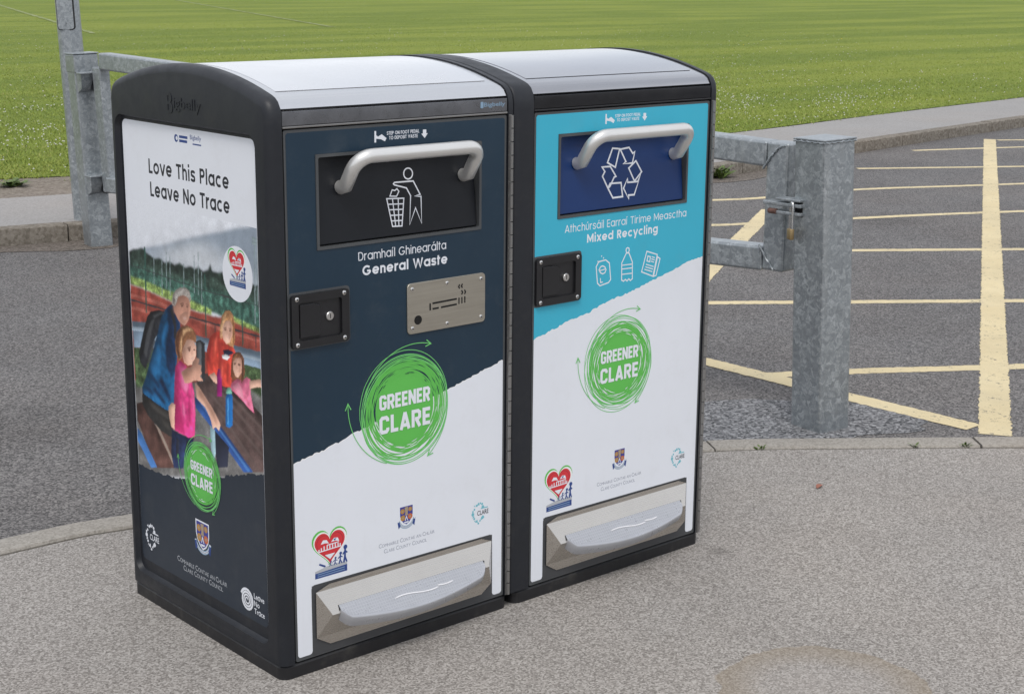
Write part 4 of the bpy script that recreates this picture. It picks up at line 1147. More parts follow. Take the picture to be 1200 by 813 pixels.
def make_bin(name, label, cat, x, recycling):
    t = thing(name, label, cat, (x, 0, 0))
    XL = -0.0610 if recycling else -0.034
    XR = 0.626 if recycling else 0.6165
    # body and plinth
    bm = bmesh.new()
    bm_box(bm, -0.002, 0.602, 0.022, 0.655, 0.030, 1.205)
    finish(bm, 'body', M_BASE, t)
    bm = bmesh.new()
    x0, x1 = XL + (0.014 if recycling else 0.002), XR - (0.004 if recycling else 0.001)
    pl = round_rect(x0, x1, 0.0, DEPTH, 0.022, 6)
    bm_loft(bm, [[(a, b, 0.0) for a, b in pl], [(a, b, 0.027) for a, b in pl], [(a, b, 0.0312) for a, b in offset_poly(pl, 0.004)]])
    finish(bm, 'base', M_BASE, t, smooth=True, angle=30)
    # side panels
    sp = cheek('side_panel', t, XL, -0.0012, 0.020 if not recycling else 0.006,
               None if recycling else (0.048, 0.648, 0.066, 1.179, 0.030, 0.0115))
    cheek('side_panel', t, XR, 0.6012, 0.012 if recycling else 0.003)
    # lid
    lidprof = [(y, z) for y, z in ARCH if z > 1.2275]
    lid = arch_sheet('lid', t, 0.0008, 0.5992, M_LID2 if recycling else M_LID1, lidprof)
    cov = [(y, arch_z(y)) for y in [0.052 + 0.56 * i / 20 for i in range(21)]]
    arch_sheet('solar_cover', lid, 0.022, 0.578, M_LID2 if recycling else M_SOLAR, cov, lift=0.0012, thick=0.003)
    bm = bmesh.new()
    bm_box(bm, 0.0008, 0.5992, -0.0015, 0.02, 1.1975, 1.2270, 0.0012, 1)
    bm_box(bm, 0.0008, 0.5992, -0.0030, 0.012, 1.1925, 1.1970, 0.0008, 1, mi=1)
    st = finish(bm, 'header_strip', hard=True, smooth=True, mats=[M_STRIPB if recycling else M_STRIP, M_BLACK if recycling else M_HINGE], parent=t)
    if not recycling:
        ha = Art(front_place, base=0.0019)
        ha.text('Bigbelly', 0.530, 0.592, 1.2110, .0085, STEELB, off=.01)
        ha.poly(round_rect(.520, .5285, 1.208, 1.222, .002), STEELB)
        ha.build('printed_logo', st)
    # door: front sheet with the hopper opening
    hx0, hx1, hz0, hz1 = 0.079, 0.524, 0.937, 1.136
    bm = bmesh.new()
    o_ = round_rect(0.0035, 0.5985, 0.0355, 1.1895, 0.004, 3)
    h_ = round_rect(hx0, hx1, hz0, hz1, 0.004, 3)
    A_ = [bm.verts.new((a, 0, b)) for a, b in o_]
    H_ = [bm.verts.new((a, 0, b)) for a, b in h_]
    fill_with_holes(bm, A_, [H_])
    for lp, src in ((A_, o_), (H_, h_)):
        back = [bm.verts.new((a, 0.02, b)) for a, b in src]
        for k in range(len(lp)):
            bm.faces.new((lp[k], lp[(k + 1) % len(lp)], back[(k + 1) % len(lp)], back[k]))
    door = finish(bm, 'door', M_DOORMETAL, t)
    # printed sticker on the door
    rnd = random.Random(5 if recycling else 3)
    a = Art(front_place)
    torn = densify(TORN_R if recycling else TORN_L, 0.006, 0.0022, rnd)
    SK = TEAL if recycling else NAVY
    u0, u1, vt = 0.0085, 0.5925, 1.1835
    torn[0] = (u0, torn[0][1]); torn[-1] = (u1, torn[-1][1])
    fx0, fx1, fz0, fz1 = hx0 - .0005, hx1 + .0005, hz0 - .0005, hz1 + .0005
    a.up(); a.keep = True
    a.poly([(u0, fz1), (u1, fz1), (u1, vt - .004), (u1 - .004, vt), (u0 + .004, vt), (u0, vt - .004)], SK)
    a.poly([(u0, fz0), (fx0, fz0), (fx0, fz1), (u0, fz1)], SK)
    a.poly([(fx1, fz0), (u1, fz0), (u1, fz1), (fx1, fz1)], SK)
    a.poly(torn + [(u1, fz0), (u0, fz0)], SK)
    a.keep = False
    cut = [(0.0455, 0.205 - .006), (0.049, 0.2045), (0.0525, 0.205)]
    bl = arc_pts((u0 + .008, .046 + .0), .006, R(270), R(180), 3)
    white = [(u0, 0.049), (u0 + .003, .0445), (u0 + .006, .0435), (0.040, 0.0435), (0.0445, 0.0455), (0.0465, 0.050), (0.0465, 0.194), (0.049, 0.200), (0.054, 0.2025),
             (0.556, 0.2000), (0.5605, 0.198), (0.5625, 0.193), (0.5635, 0.050), (0.566, 0.0455), (0.571, 0.0435), (u1 - .006, 0.0435), (u1 - .002, .0455), (u1, .049)]
    a.poly(white + torn[::-1], WHITE)
    edge = [(u, v - 0.0012) for u, v in densify(TORN_R if recycling else TORN_L, 0.006, 0.0022, random.Random(5 if recycling else 3))]
    edge[0] = (u0, edge[0][1]); edge[-1] = (u1, edge[-1][1])
    a.stroke(edge, [0.0012 + 0.0028 * abs(noise.noise((i * .31, 2, 5))) for i in range(len(edge))], PAPER)
    a.poly([(0.0475, 0.0385), (0.5625, 0.0385), (0.5625, 0.1985), (0.0475, 0.201)], M_PEDALBACK)
    d0 = a.d
    draw_step(a, WHITE)
    a.d = d0
    if recycling:
        pen_text(a, 'Athchúrsáil Earraí Tirime Measctha', 0.104, 0.525, 0.9015, .0185, WHITE, .115, .13)
        pen_text(a, 'Mixed Recycling', 0.177, 0.422, 0.8705, .0205, WHITE, .20, .11)
        for l_ in ICONS:
            a.stroke(l_, .0030, WHITE, closed=True)
        for l_ in ICON_LINES:
            a.stroke(l_, .0026, WHITE)
        a.d = d0
        draw_roundel(a, 0.298, 0.554, 0.094, 2)
    else:
        pen_text(a, 'Dramhaíl Ghinearálta', 0.184, 0.423, 0.9030, .0185, WHITE, .115, .13)
        pen_text(a, 'General Waste', 0.194, 0.427, 0.8700, .0215, WHITE, .20, .11)
        a.d = d0
        draw_roundel(a, 0.305, 0.556, 0.101, 3)
    a.d = d0
    draw_heart(a, 0.097, 0.278, 0.080)
    a.d = d0
    draw_crest(a, 0.307, 0.327, 0.036)
    a.d = d0
    small_caps(a, 'Comhairle Contae an Chláir', 0.229, 0.388, 0.2440, .0095, INKTEXT)
    small_caps(a, 'Clare County Council', 0.243, 0.365, 0.2290, .0095, INKTEXT)
    a.d = d0
    draw_county(a, 0.520, 0.262, 0.026, AQUA, INKBLK)
    a.d = d0
    a.poly(round_rect(0.0040, 0.160, 0.7325, 0.8545, 0.009), M_DOORMETAL)
    a.build('printed_sticker', door)
    # hopper frame and flap
    bm = bmesh.new()
    ring_y(bm, round_rect(hx0, hx1, hz0, hz1, 0.003, 3), round_rect(hx0 + .0065, hx1 - .0065, hz0 + .0065, hz1 - .0065, 0.004, 3), -0.0022, 0.034)
    finish(bm, 'hopper_frame', M_DOORMETAL, t)
    fx0, fx1, fz0, fz1 = hx0 + .0085, hx1 - .0085, hz0 + .009, hz1 - .0075
    def flap_y(v):
        return 0.004 + (v - fz0) / (fz1 - fz0) * 0.016
    bm = bmesh.new()
    lo = round_rect(fx0, fx1, fz0, fz1, 0.004, 3)
    bm_loft(bm, [[(u, flap_y(v), v) for u, v in offset_poly(lo, .0015)], [(u, flap_y(v) + .0015, v) for u, v in lo], [(u, flap_y(v) + 0.012, v) for u, v in lo]])
    flap = finish(bm, 'hopper_flap', HOPNAVY if recycling else HOPBLK, t)
    bm = bmesh.new()
    bm_box(bm, hx0 + .003, hx1 - .003, 0.0335, 0.038, hz0 + .003, hz1 - .003)
    finish(bm, 'hopper_back', M_GAP, t)
    fa = Art(lambda u, v, d: (u, flap_y(v) - d, v))
    if recycling:
        for l_ in RECYCLE:
            fa.stroke(l_, .0042, WHITE, closed=True)
    else:
        fa.stroke(TIDY_BODY, .0030, WHITE, closed=True)
        fa.stroke(TIDY_PAPER, .0026, WHITE, closed=True)
        c0, c1, c2 = TIDY_HEAD
        rx, ry = c1[0] - c0[0], c2[1] - c0[1]
        fa.stroke([(c0[0] + rx * math.cos(2 * math.pi * i / 24), c0[1] + ry * math.sin(2 * math.pi * i / 24)) for i in range(24)], .0030, WHITE, closed=True)
        b0, b1, b2, b3 = [Vector(q) for q in TIDY_BASKET]
        fa.stroke([tuple(q) for q in (b0, b1, b2, b3)], .0028, WHITE, closed=True)
        for i in range(1, 3):
            f_ = i / 3
            fa.stroke([tuple(b0.lerp(b1, f_)), tuple(b3.lerp(b2, f_))], .0026, WHITE)
        for i in range(1, 5):
            f_ = i / 5
            fa.stroke([tuple(b0.lerp(b3, f_)), tuple(b1.lerp(b2, f_))], .0026, WHITE)
    fa.build('pictogram', flap)
    # handle: U tube leaning out and up from the flap
    X0, X1 = (0.150, 0.482)
    f0 = Vector((0, 0.012, 1.062)); f1 = Vector((0, -0.050, 1.131))
    pts = [(X0, f0.y, f0.z), (X0, f0.y - .018, f0.z + .004)]
    d_ = (f1 - Vector((0, f0.y - .018, f0.z + .004)))
    rc = 0.036
    L_ = d_.length
    dn = d_ / L_
    s0 = Vector((0, f0.y - .018, f0.z + .004))
    def corner(xc, sgn):
        out = []
        for i in range(9):
            t_ = math.pi / 2 * i / 8
            w = L_ - rc + rc * math.sin(t_)
            xx = xc + sgn * (rc - rc * math.cos(t_))
            p = s0 + dn * w
            out.append((xx, p.y, p.z))
        return out
    left = corner(X0, 1); right = corner(X1, -1)
    pts += left + right[::-1] + [(X1, f0.y - .018, f0.z + .004), (X1, f0.y, f0.z)]
    bm = bmesh.new()
    bm_tube(bm, pts, 0.0152, seg=20)
    finish(bm, 'handle', M_HANDLE, flap, smooth=True, angle=60)
    # paddle lock
    lx0, lx1, lz0, lz1 = 0.0085, 0.1535, 0.7365, 0.8495
    bm = bmesh.new()
    plate_y(bm, round_rect(lx0, lx1, lz0, lz1, 0.008), -0.0030, 0.002)
    ring_y(bm, round_rect(lx0, lx1, lz0, lz1, 0.008, 5), round_rect(lx0 + .017, lx1 - .019, lz0 + .016, lz1 - .016, 0.006, 5), -0.0085, -0.0030)
    lock = finish(bm, 'lock_plate', M_BLACK, t, smooth=True, angle=30)
    bm = bmesh.new()
    pz = [(lx0 + .021, lz0 + .021), (lx0 + .072, lz0 + .021), (lx0 + .072, lz1 - .026), (lx0 + .060, lz1 - .023), (lx0 + .056, lz1 - .021), (lx0 + .021, lz1 - .021)]
    plate_y(bm, pz, -0.0080, -0.0030, 0.0012)
    finish(bm, 'paddle', M_BLACK, lock)
    bm = bmesh.new()
    kc = [(lx0 + .096 + .0095 * math.cos(2 * math.pi * i / 22), (lz0 + lz1) / 2 + .003 + .0095 * math.sin(2 * math.pi * i / 22)) for i in range(22)]
    plate_y(bm, kc, -0.0085, -0.0030, 0.0012)
    bm_box(bm, lx0 + .0952, lx0 + .0968, -0.0089, -0.0084, (lz0 + lz1) / 2 - .002, (lz0 + lz1) / 2 + .008, mi=1)
    finish(bm, 'keyhole', [M_SCREW, M_GAP], lock, smooth=True, angle=30)
    for sx, sz in ((lx0 + .013, lz0 + .008), (lx1 - .013, lz0 + .008), (lx0 + .013, lz1 - .008), (lx1 - .013, lz1 - .008)):
        screw(lock, sx, sz, -0.0082)
    # stubbing plate for cigarettes, on the general waste door only
    if not recycling:
        ax0, ax1, az0, az1 = 0.3115, 0.5345, 0.7235, 0.8375
        bm = bmesh.new()
        plate_y(bm, round_rect(ax0, ax1, az0, az1, 0.010), -0.0042, 0.002, 0.0008)
        ash = finish(bm, 'stubbing_plate', M_STEELP, t, smooth=True, angle=30)
        aa = Art(front_place, base=0.0045)
        aa.disc(0.3405, 0.7535, 0.0105, M_GAP)
        aa.build('ash_hole', ash)
        aa = Art(front_place, base=0.0045)
        for l_, w in (([(.3745, .7705), (.3745, .7865)], .0042), ([(.381, .7855), (.4505, .7870)], .0042), ([(.381, .7730), (.399, .7733)], .0042), ([(.405, .7735), (.4505, .7745)], .0042),
                      ([(.457, .7740), (.457, .7890)], .0032), ([(.4655, .7745), (.4655, .7893)], .0032), ([(.474, .7750), (.474, .7900)], .0032),
                      ([(.4645, .7950), (.4675, .7995), (.4645, .8050)], .0034), ([(.4730, .7950), (.4760, .7995), (.4730, .8050)], .0034),
                      ([(.4590, .8095), (.4560, .8140), (.4590, .8190)], .0034), ([(.4670, .8100), (.4640, .8145), (.4670, .8195)], .0034)):
            aa.stroke(l_, w, M_GAP)
        aa.build('cut_pictogram', ash)
        for sx, sz in ((ax0 + .013, az0 + .013), (ax0 + .111, az0 + .011), (ax1 - .013, az0 + .013), (ax0 + .013, az1 - .013), (ax0 + .111, az1 - .011), (ax1 - .013, az1 - .013)):
            screw(ash, sx, sz, -0.0040, 0.0048)
    # pedal housing
    bm = bmesh.new()
    px0, px1 = 0.056, 0.5575
    zt, za, zb = 0.185, 0.135, 0.078
    yd = -0.029
    def prism(x0, x1, ra):
        """folded sheet: top flange, upper slope, lower slope, bottom flange, with triangular ends"""
        y_f = -0.0030
        top = [(x0 + .036, y_f, 0.1965), (x1 - .030, y_f, 0.1965)]
        r1 = [(x0, y_f - .001, zt), (x1, y_f - .001, zt)]
        ap1 = [(x0 + .024, yd + .003, za + .004), (x1 - .025, yd + .003, za + .004)]
        ap2 = [(x0 + .026, yd, za - .001), (x1 - .027, yd, za - .001)]
        ap3 = [(x0 + .024, yd + .003, za - .006), (x1 - .025, yd + .003, za - .006)]
        r2 = [(x0, y_f - .001, zb), (x1, y_f - .001, zb)]
        bot = [(x0 + .036, y_f, 0.056), (x1 - .030, y_f, 0.056)]
        rows = [[bm.verts.new(p) for p in r_] for r_ in (top, r1, ap1, ap2, ap3, r2, bot)]
        for p_, q_ in zip(rows, rows[1:]):
            bm.faces.new((p_[0], p_[1], q_[1], q_[0]))
        for k in (0, 1):
            bm.faces.new([rows[i][k] for i in (1, 2, 3, 4, 5)])
        # backs of the flanges
    prism(px0, px1, 0)
    house = finish(bm, 'pedal_housing', M_STEEL, t)
    slope = (za - zt) / (0 - yd)        # dz per metre outwards (negative)
    def facet(y):                        # height of the upper slope at y
        return zt + (za - zt) * (y / yd)
    ha = Art(lambda u, v, d: (u, v - d * .6, facet(v) + d * .8))
    ha.poly([(0.1015, -0.0168), (0.514, -0.0168), (0.521, -0.0215), (0.516, -0.027), (0.1015, -0.027)], M_GAP)
    ha.build('slot', house)
    # pedal: tread plate with bowed front, deep lip
    N = 44
    bx0, bx1 = 0.1035, 0.5165
    def bow(s):                          # s 0..1 along the pedal
        e = min(1.0, min(s, 1 - s) / 0.06)
        return -0.0315 - 0.0125 * math.sin(math.pi / 2 * e) ** 0.8 - 0.018 * math.sin(math.pi * s)
    yb = -0.018
    def tread(y):
        return 0.1525 + (y - yb) * 1.0
    bm = bmesh.new()
    rows = []
    for s in [i / N for i in range(N + 1)]:
        xx = bx0 + (bx1 - bx0) * s
        yf = bow(s)
        lip = 0.025 - 0.006 * s
        row = [(xx, yb, tread(yb)), (xx, yb + (yf - yb) * .5, tread(yb + (yf - yb) * .5)), (xx, yf + .003, tread(yf + .003)), (xx, yf + .001, tread(yf + .001) + .0006), (xx, yf, tread(yf) - .003),
               (xx, yf + .003, tread(yf) - lip * .55), (xx, yf + .009, tread(yf) - lip), (xx, min(yf + .016, -.012), tread(yf) - lip + .003), (xx, yb + .006, tread(yb) - .02)]
        rows.append([bm.verts.new(p) for p in row])
    for p_, q_ in zip(rows, rows[1:]):
        for k in range(len(p_)):
            kk = (k + 1) % len(p_)
            bm.faces.new((p_[k], q_[k], q_[kk], p_[kk]))
    bm.faces.new(rows[0]); bm.faces.new(rows[-1][::-1])
    ped = finish(bm, 'foot_pedal', M_PEDAL, house, smooth=True, angle=45)
    pa = Art(lambda u, v, d: (u, v, tread(v) + d), step=0.00005, base=0.0006)
    pa.up(); pa.keep = True
    nx, ny = 58, 8
    for i in range(nx):                  # raised grip pattern
        s = (i + .5) / nx
        xx = bx0 + .006 + (bx1 - bx0 - .012) * s
        yf = bow((xx - bx0) / (bx1 - bx0)) + .004
        pa.stroke([(xx, yb - .002), (xx, yf)], .0016, M_GRIP)
    for j in range(ny):
        yy = yb - .004 - j * .0052
        lo_ = [bx0 + (bx1 - bx0) * q / 60 for q in range(61) if bow(q / 60) + .004 < yy]
        if len(lo_) > 3:
            pa.stroke([(lo_[0], yy), (lo_[-1], yy)], .0012, M_GRIP)
    pa.keep = False
    pa.build('tread_grid', ped)
    # raised wave emblem across the tread
    bm = bmesh.new()
    w1 = [(0.245 + .122 * i / 16, -0.0425 - 0.0045 * math.cos(i / 16 * 4.2 + 2.6) + .005 * i / 16) for i in range(17)]
    w2 = [(0.366 + .046 * i / 10, -0.0385 - 0.0018 * math.sin(i / 10 * 3)) for i in range(11)]
    for w_ in (w1, w2):
        bm_tube(bm, [(u, v, tread(v) + .0012) for u, v in w_], [.0006] + [.0017] * (len(w_) - 2) + [.0006], seg=8)
    finish(bm, 'wave_emblem', M_WAVE, ped, smooth=True, angle=60)
    # piano hinge down the right edge
    hx = 0.6085
    bm = bmesh.new()
    bm_box(bm, hx - .0065, hx + .0015, -0.0045, -0.0012 + .0, 0.036, 1.190)
    for i in range(38):
        z = 0.036 + i * (1.154 / 38)
        bm_tube(bm, [(hx, -0.0065, z + .001), (hx, -0.0065, z + 1.154 / 38 - .0012)], 0.0046, seg=8)
    finish(bm, 'hinge', M_HINGE, t, smooth=True, angle=40)
    return t, sp

BIN, SIDE = make_bin('waste_bin', 'dark navy and white general waste bin with a family poster on its side', 'litter bin', 0.0, False)
RBIN, _ = make_bin('recycling_bin', 'turquoise and white mixed recycling bin with a blue hopper flap', 'recycling bin', 0.68, True)

# ------------------------------------------------------------------ side poster
def side_place(u, v, d):
    return (-0.0225 - d, -u, v)

sa = Art(side_place, step=0.000012, base=0.0004)
pu0, pu1, pv0, pv1 = -0.6315, -0.0660, 0.099, 1.168
sa.poly(round_rect(pu0, pu1, pv0, pv1, 0.016), WHITE)
base_d = sa.d
pen_text(sa, 'Love This Place', -0.515, -0.171, 1.0540, .0330, INKBLK, .185, .12)
pen_text(sa, 'Leave No Trace', -0.512, -0.171, 1.0020, .0330, INKBLK, .185, .12)
sa.d = base_d
# the photograph printed on the poster: laid down shape by shape on a fine colour grid, soft at the edges like a printed picture
CELL = 0.0017
gu0, gu1, gv0, gv1 = pu0 + .0012, pu1 - .0012, 0.330, 0.985
GW, GH = int((gu1 - gu0) / CELL) + 1, int((gv1 - gv0) / CELL) + 1
prng = np.random.default_rng(3)

def blur(a, r):
    for _ in range(2):
        for ax in (0, 1):
            n = 2 * r + 1
            p = np.pad(a, [(r + 1, r) if q == ax else (0, 0) for q in (0, 1)], mode='edge')
            c = np.cumsum(p, axis=ax)
            a = (np.take(c, range(n, c.shape[ax]), axis=ax) - np.take(c, range(0, c.shape[ax] - n), axis=ax)) / n
    return a

def value_noise(r):
    a = blur(prng.standard_normal((GH, GW)), r) if r else prng.standard_normal((GH, GW))
    return a / (a.std() + 1e-9)

NOISE = {r: value_noise(r) for r in (0, 1, 2, 4, 8)}
UU, VV = np.meshgrid(gu0 + np.arange(GW) * (gu1 - gu0) / (GW - 1), gv0 + np.arange(GH) * (gv1 - gv0) / (GH - 1))
pic = np.empty((GH, GW, 3)); pic[:] = (0.735, 0.76, 0.815)

def mask_of(pts):
    m = np.zeros((GH, GW), bool)
    for k_ in range(len(pts)):
        (x1, y1), (x2, y2) = pts[k_ - 1], pts[k_]
        if y1 == y2:
            continue
        m ^= ((VV >= min(y1, y2)) & (VV < max(y1, y2)) & (UU < x1 + (VV - y1) * (x2 - x1) / (y2 - y1)))
    return m.astype(float)

SOFT = {'p_cloud': 14, 'p_hill_far': 2, 'p_mist': 7, 'p_mist2': 9, 'p_lawn': 1, 'p_track': 1, 'p_ground': 2, 'p_tree': 1, 'p_smile': 1, 'p_shade': 2, 'p_skin4': 2,
        'p_pinkd': 2, 'p_pinkl': 2, 'p_jacket3': 2, 'p_jacket2': 2, 'p_red2': 2, 'p_red3': 2, 'p_pack2': 1, 'p_trouser2': 2, 'p_table2': 1, 'p_fence': 3, 'p_hair2': 1, 'p_blond2': 1}
FLAT = ('p_cloud', 'p_hill_far', 'p_mist', 'p_mist2', 'p_lawn', 'p_track', 'p_track2', 'p_ground', 'p_fence', 'p_grassd', 'p_smile', 'p_dark', 'p_shade')
def lay(m_, pts, sh=0.55):
    global pic
    m = mask_of(pts)
    if m.sum() < 1:
        return
    ys, xs = np.nonzero(m)
    size = min(np.ptp(ys), np.ptp(xs)) + 1
    c = np.array(POSTER_COL[m_])
    f = np.ones((GH, GW))
    if m_ not in FLAT and size > 3:
        b = blur(m, int(np.clip(size / 4, 1, 9)))
        gy, gx = np.gradient(b)
        nrm = np.clip((0.55 * gx - 0.83 * gy) * -1 * size * 0.5, -1, 1)
        f = f * (1 + sh * 0.9 * nrm) * (0.86 + 0.2 * b)
    if m_ in ('p_tree', 'p_fence', 'p_grassd', 'p_lawn'):
        f = f * np.exp(0.30 * NOISE[0] + 0.28 * NOISE[2])
    elif m_ in ('p_table', 'p_ground', 'p_bench', 'p_bench2', 'p_track', 'p_track2'):
        f = f * np.exp(0.12 * NOISE[0] + 0.16 * NOISE[4])
    elif m_ in ('p_jacket', 'p_red', 'p_pink', 'p_pink2', 'p_trouser', 'p_jeans', 'p_pack', 'p_jacket2'):
        f = f * np.exp(0.06 * NOISE[1] + 0.11 * NOISE[2] + 0.08 * NOISE[4])
    elif m_.startswith(('p_hair', 'p_blond', 'p_brown')):
        f = f * np.exp(0.14 * NOISE[0] + 0.10 * NOISE[1])
    else:
        f = f * np.exp(0.035 * NOISE[0] + 0.05 * NOISE[4])
    al = blur(m, SOFT.get(m_, 0)) if SOFT.get(m_, 0) else m
    al = (al * (0.75 if m_ in ('p_shade', 'p_smile', 'p_skin4', 'p_fence', 'p_mist') else 1.0))[..., None]
    pic = pic * (1 - al) + np.clip(c[None, None, :] * f[..., None], 0, 1) * al

def quad_line(pts, w):
    for (x1, y1), (x2, y2) in zip(pts, pts[1:]):
        L = math.hypot(x2 - x1, y2 - y1)
        nx, ny = -(y2 - y1) / L * w / 2, (x2 - x1) / L * w / 2
        yield [(x1 + nx, y1 + ny), (x2 + nx, y2 + ny), (x2 - nx, y2 - ny), (x1 - nx, y1 - ny)]

for m_, pts in POSTER:
    lay(m_, pts)
    if m_ == 'p_barrier2':                     # fence posts and rails stand behind the people
        for l_, w, lp in POSTER_LINES:
            for q in quad_line(lp, max(w, CELL * 1.05)):
                lay(l_, q)
for q in range(3):
    pic[..., q] = 0.72 * pic[..., q] + 0.28 * blur(pic[..., q], 1)
photo_part = np.clip((0.90 - VV) / 0.10, 0, 1)[..., None]
pic = pic * (1 - photo_part) + (1.16 * np.clip(pic, 0, 1) ** 1.12) * photo_part
pic *= np.exp(0.03 * NOISE[0])[..., None]
sa.up(); sa.up()
gd = sa.d
me = bpy.data.meshes.new('printed_photo')
me.from_pydata([side_place(u, v, gd) for u, v in zip(UU.ravel(), VV.ravel())], [],
               [(r_ * GW + c_, r_ * GW + c_ + 1, (r_ + 1) * GW + c_ + 1, (r_ + 1) * GW + c_) for r_ in range(GH - 1) for c_ in range(GW - 1)])
at_ = me.color_attributes.new('print', 'FLOAT_COLOR', 'POINT')
at_.data.foreach_set('color', np.concatenate([np.clip(pic, 0, 1), np.ones((GH, GW, 1))], 2).astype(np.float32).ravel())
k = NT('printed_photo')
va_ = k.n('ShaderNodeVertexColor'); va_.layer_name = 'print'
k.color(va_.outputs['Color'])
k.set(Roughness=k.ramp(k.noise(5, 5, 0.6), [(0.3, 0.30), (0.7, 0.46)]))
k.b.inputs['Specular IOR Level'].default_value = 0.4
me.materials.append(k.m)
photo_ob = bpy.data.objects.new('printed_photo', me)
sa.d = gd + 0.00005
rnd = random.Random(21)
tl = densify([(pu0 + .0005, 0.3385), (-0.53, 0.340), (-0.45, 0.348), (-0.33, 0.372), (-0.22, 0.412), (-0.14, 0.436), (pu1 - .0005, 0.4545)], 0.006, 0.0032, rnd)
#@TORN@
rr_ = round_rect(pu0, pu1, pv0, pv1, 0.016)
low = [q for q in rr_ if q[1] < 0.2]
sa.poly(tl + sorted([q for q in low if q[0] > -0.3], key=lambda q: -q[1]) + sorted([q for q in low if q[0] <= -0.3], key=lambda q: q[1]), NAVYD)
top_d = sa.d
sa.d = base_d
# small marks at the top of the poster
sa.disc(-.385, 1.1435, .0085, BLUE)
sa.disc(-.3825, 1.1435, .0045, WHITE)
for i, w in enumerate((.036, .034)):
    sa.stroke([(-.372, 1.148 - i * .009), (-.372 + w, 1.148 - i * .009)], .0058, BLUE)
sa.text('Bigbelly', -.325, -.279, 1.146, .0095, BLUE, off=.006)
sa.stroke([(-.315, 1.1365), (-.279, 1.1365)], .003, BLUE)
# white round badge with the heart
sa.d = top_d
sa.disc(-0.1485, 0.877, 0.0600, WHITE, n=40)
sa.up()
draw_heart(sa, -0.150, 0.897, 0.060)
draw_roundel(sa, -0.3300, 0.385, 0.068, 4, k=.8)
sa.d = top_d + .0001
draw_crest(sa, -0.338, 0.269, 0.052)
small_caps(sa, 'Comhairle Contae an Chláir', -0.459, -0.236, 0.1430, .0125, LGREY)
small_caps(sa, 'Clare County Council', -0.432, -0.255, 0.1265, .0125, LGREY)
draw_county(sa, -0.585, 0.165, 0.033, WHITE, WHITE)
sp_ = [(-0.151 + (.0035 + .0225 * i / 60) * math.cos(i * .36), 0.141 + (.0035 + .0225 * i / 60) * math.sin(i * .36)) for i in range(61)]
sa.stroke(sp_, [.0032 + .003 * i / 60 for i in range(61)], WHITE)
for s_, v_, w_ in (('Leɑve', .1535, .042), ('No', .136, .022), ('Trɑce', .1185, .042)):
    sa.text(s_, -0.122, -0.122 + w_, v_, .0125, WHITE, off=.012)
poster_ob = sa.build('side_poster', SIDE)
link(photo_ob, poster_ob)

# raised maker's name on the cheek: one big initial, the rest small
bm = bmesh.new()
for body, y_l, wd, z_b, hgt, off in (('B', 0.400, 0.026, 1.198, 0.044, 0.008), ('igbelly', 0.370, 0.114, 1.2105, 0.0235, 0.0)):
    vs2, fs2 = glyph_mesh(body, off)
    x0_ = min(v[0] for v in vs2); x1_ = max(v[0] for v in vs2)
    scx = wd / (x1_ - x0_); scy = hgt / cap_height()
    va = [bm.verts.new((-0.0341, y_l - (x - x0_) * scx, z_b + y * scy)) for x, y in vs2]
    fa_ = [bm.faces.new([va[i] for i in f]) for f in fs2 if len(set(f)) > 2]
    ex = bmesh.ops.extrude_face_region(bm, geom=fa_)
    for v in [g for g in ex['geom'] if isinstance(g, bmesh.types.BMVert)]:
        v.co.x -= 0.0011
finish(bm, 'raised_lettering', M_PLASTIC, SIDE)

# ------------------------------------------------------------------ ground, pavement, road
M_PAVE = ground_mat('pavement_concrete', (0.150, 0.138, 0.127), (0.268, 0.250, 0.233), (0.44, 0.418, 0.395), scale=270, chips=0.65, patch=(0.80, 0.79, 0.79), warm=(1.10, 1.05, 1.0),
                    ring=(0.835, -0.790, 0.235, 0.228, 0.0), bump=0.5, bdist=0.003)
M_ROAD = ground_mat('asphalt', (0.048, 0.047, 0.048), (0.124, 0.120, 0.121), (0.27, 0.262, 0.258), scale=185, chips=0.6, patch=(0.74, 0.70, 0.68), warm=(1.28, 1.22, 1.17), bump=0.8, bdist=0.005)
M_KERB = ground_mat('kerb_concrete', (0.18, 0.165, 0.145), (0.30, 0.28, 0.252), (0.42, 0.395, 0.36), scale=170, chips=0.3, bump=0.35, bdist=0.002)
M_PATH = ground_mat('path_concrete', (0.20, 0.195, 0.19), (0.285, 0.277, 0.272), (0.37, 0.36, 0.355), scale=110, chips=0.25, patch=(0.86, 0.85, 0.84), bump=0.3, bdist=0.002)
M_KERBF = ground_mat('far_kerb_concrete', (0.09, 0.078, 0.062), (0.18, 0.16, 0.135), (0.30, 0.275, 0.24), scale=60, chips=0.35, bump=0.5, bdist=0.004)
M_DIRT = ground_mat('bare_earth', (0.075, 0.062, 0.050), (0.185, 0.158, 0.135), (0.30, 0.27, 0.245), scale=60, chips=0.35, patch=(0.75, 0.78, 0.62), bump=0.35, bdist=0.004)
M_SOIL = ground_mat('joint_soil', (0.012, 0.010, 0.008), (0.035, 0.028, 0.022), (0.075, 0.062, 0.05), scale=140, chips=0.4, bump=0.8, bdist=0.004)

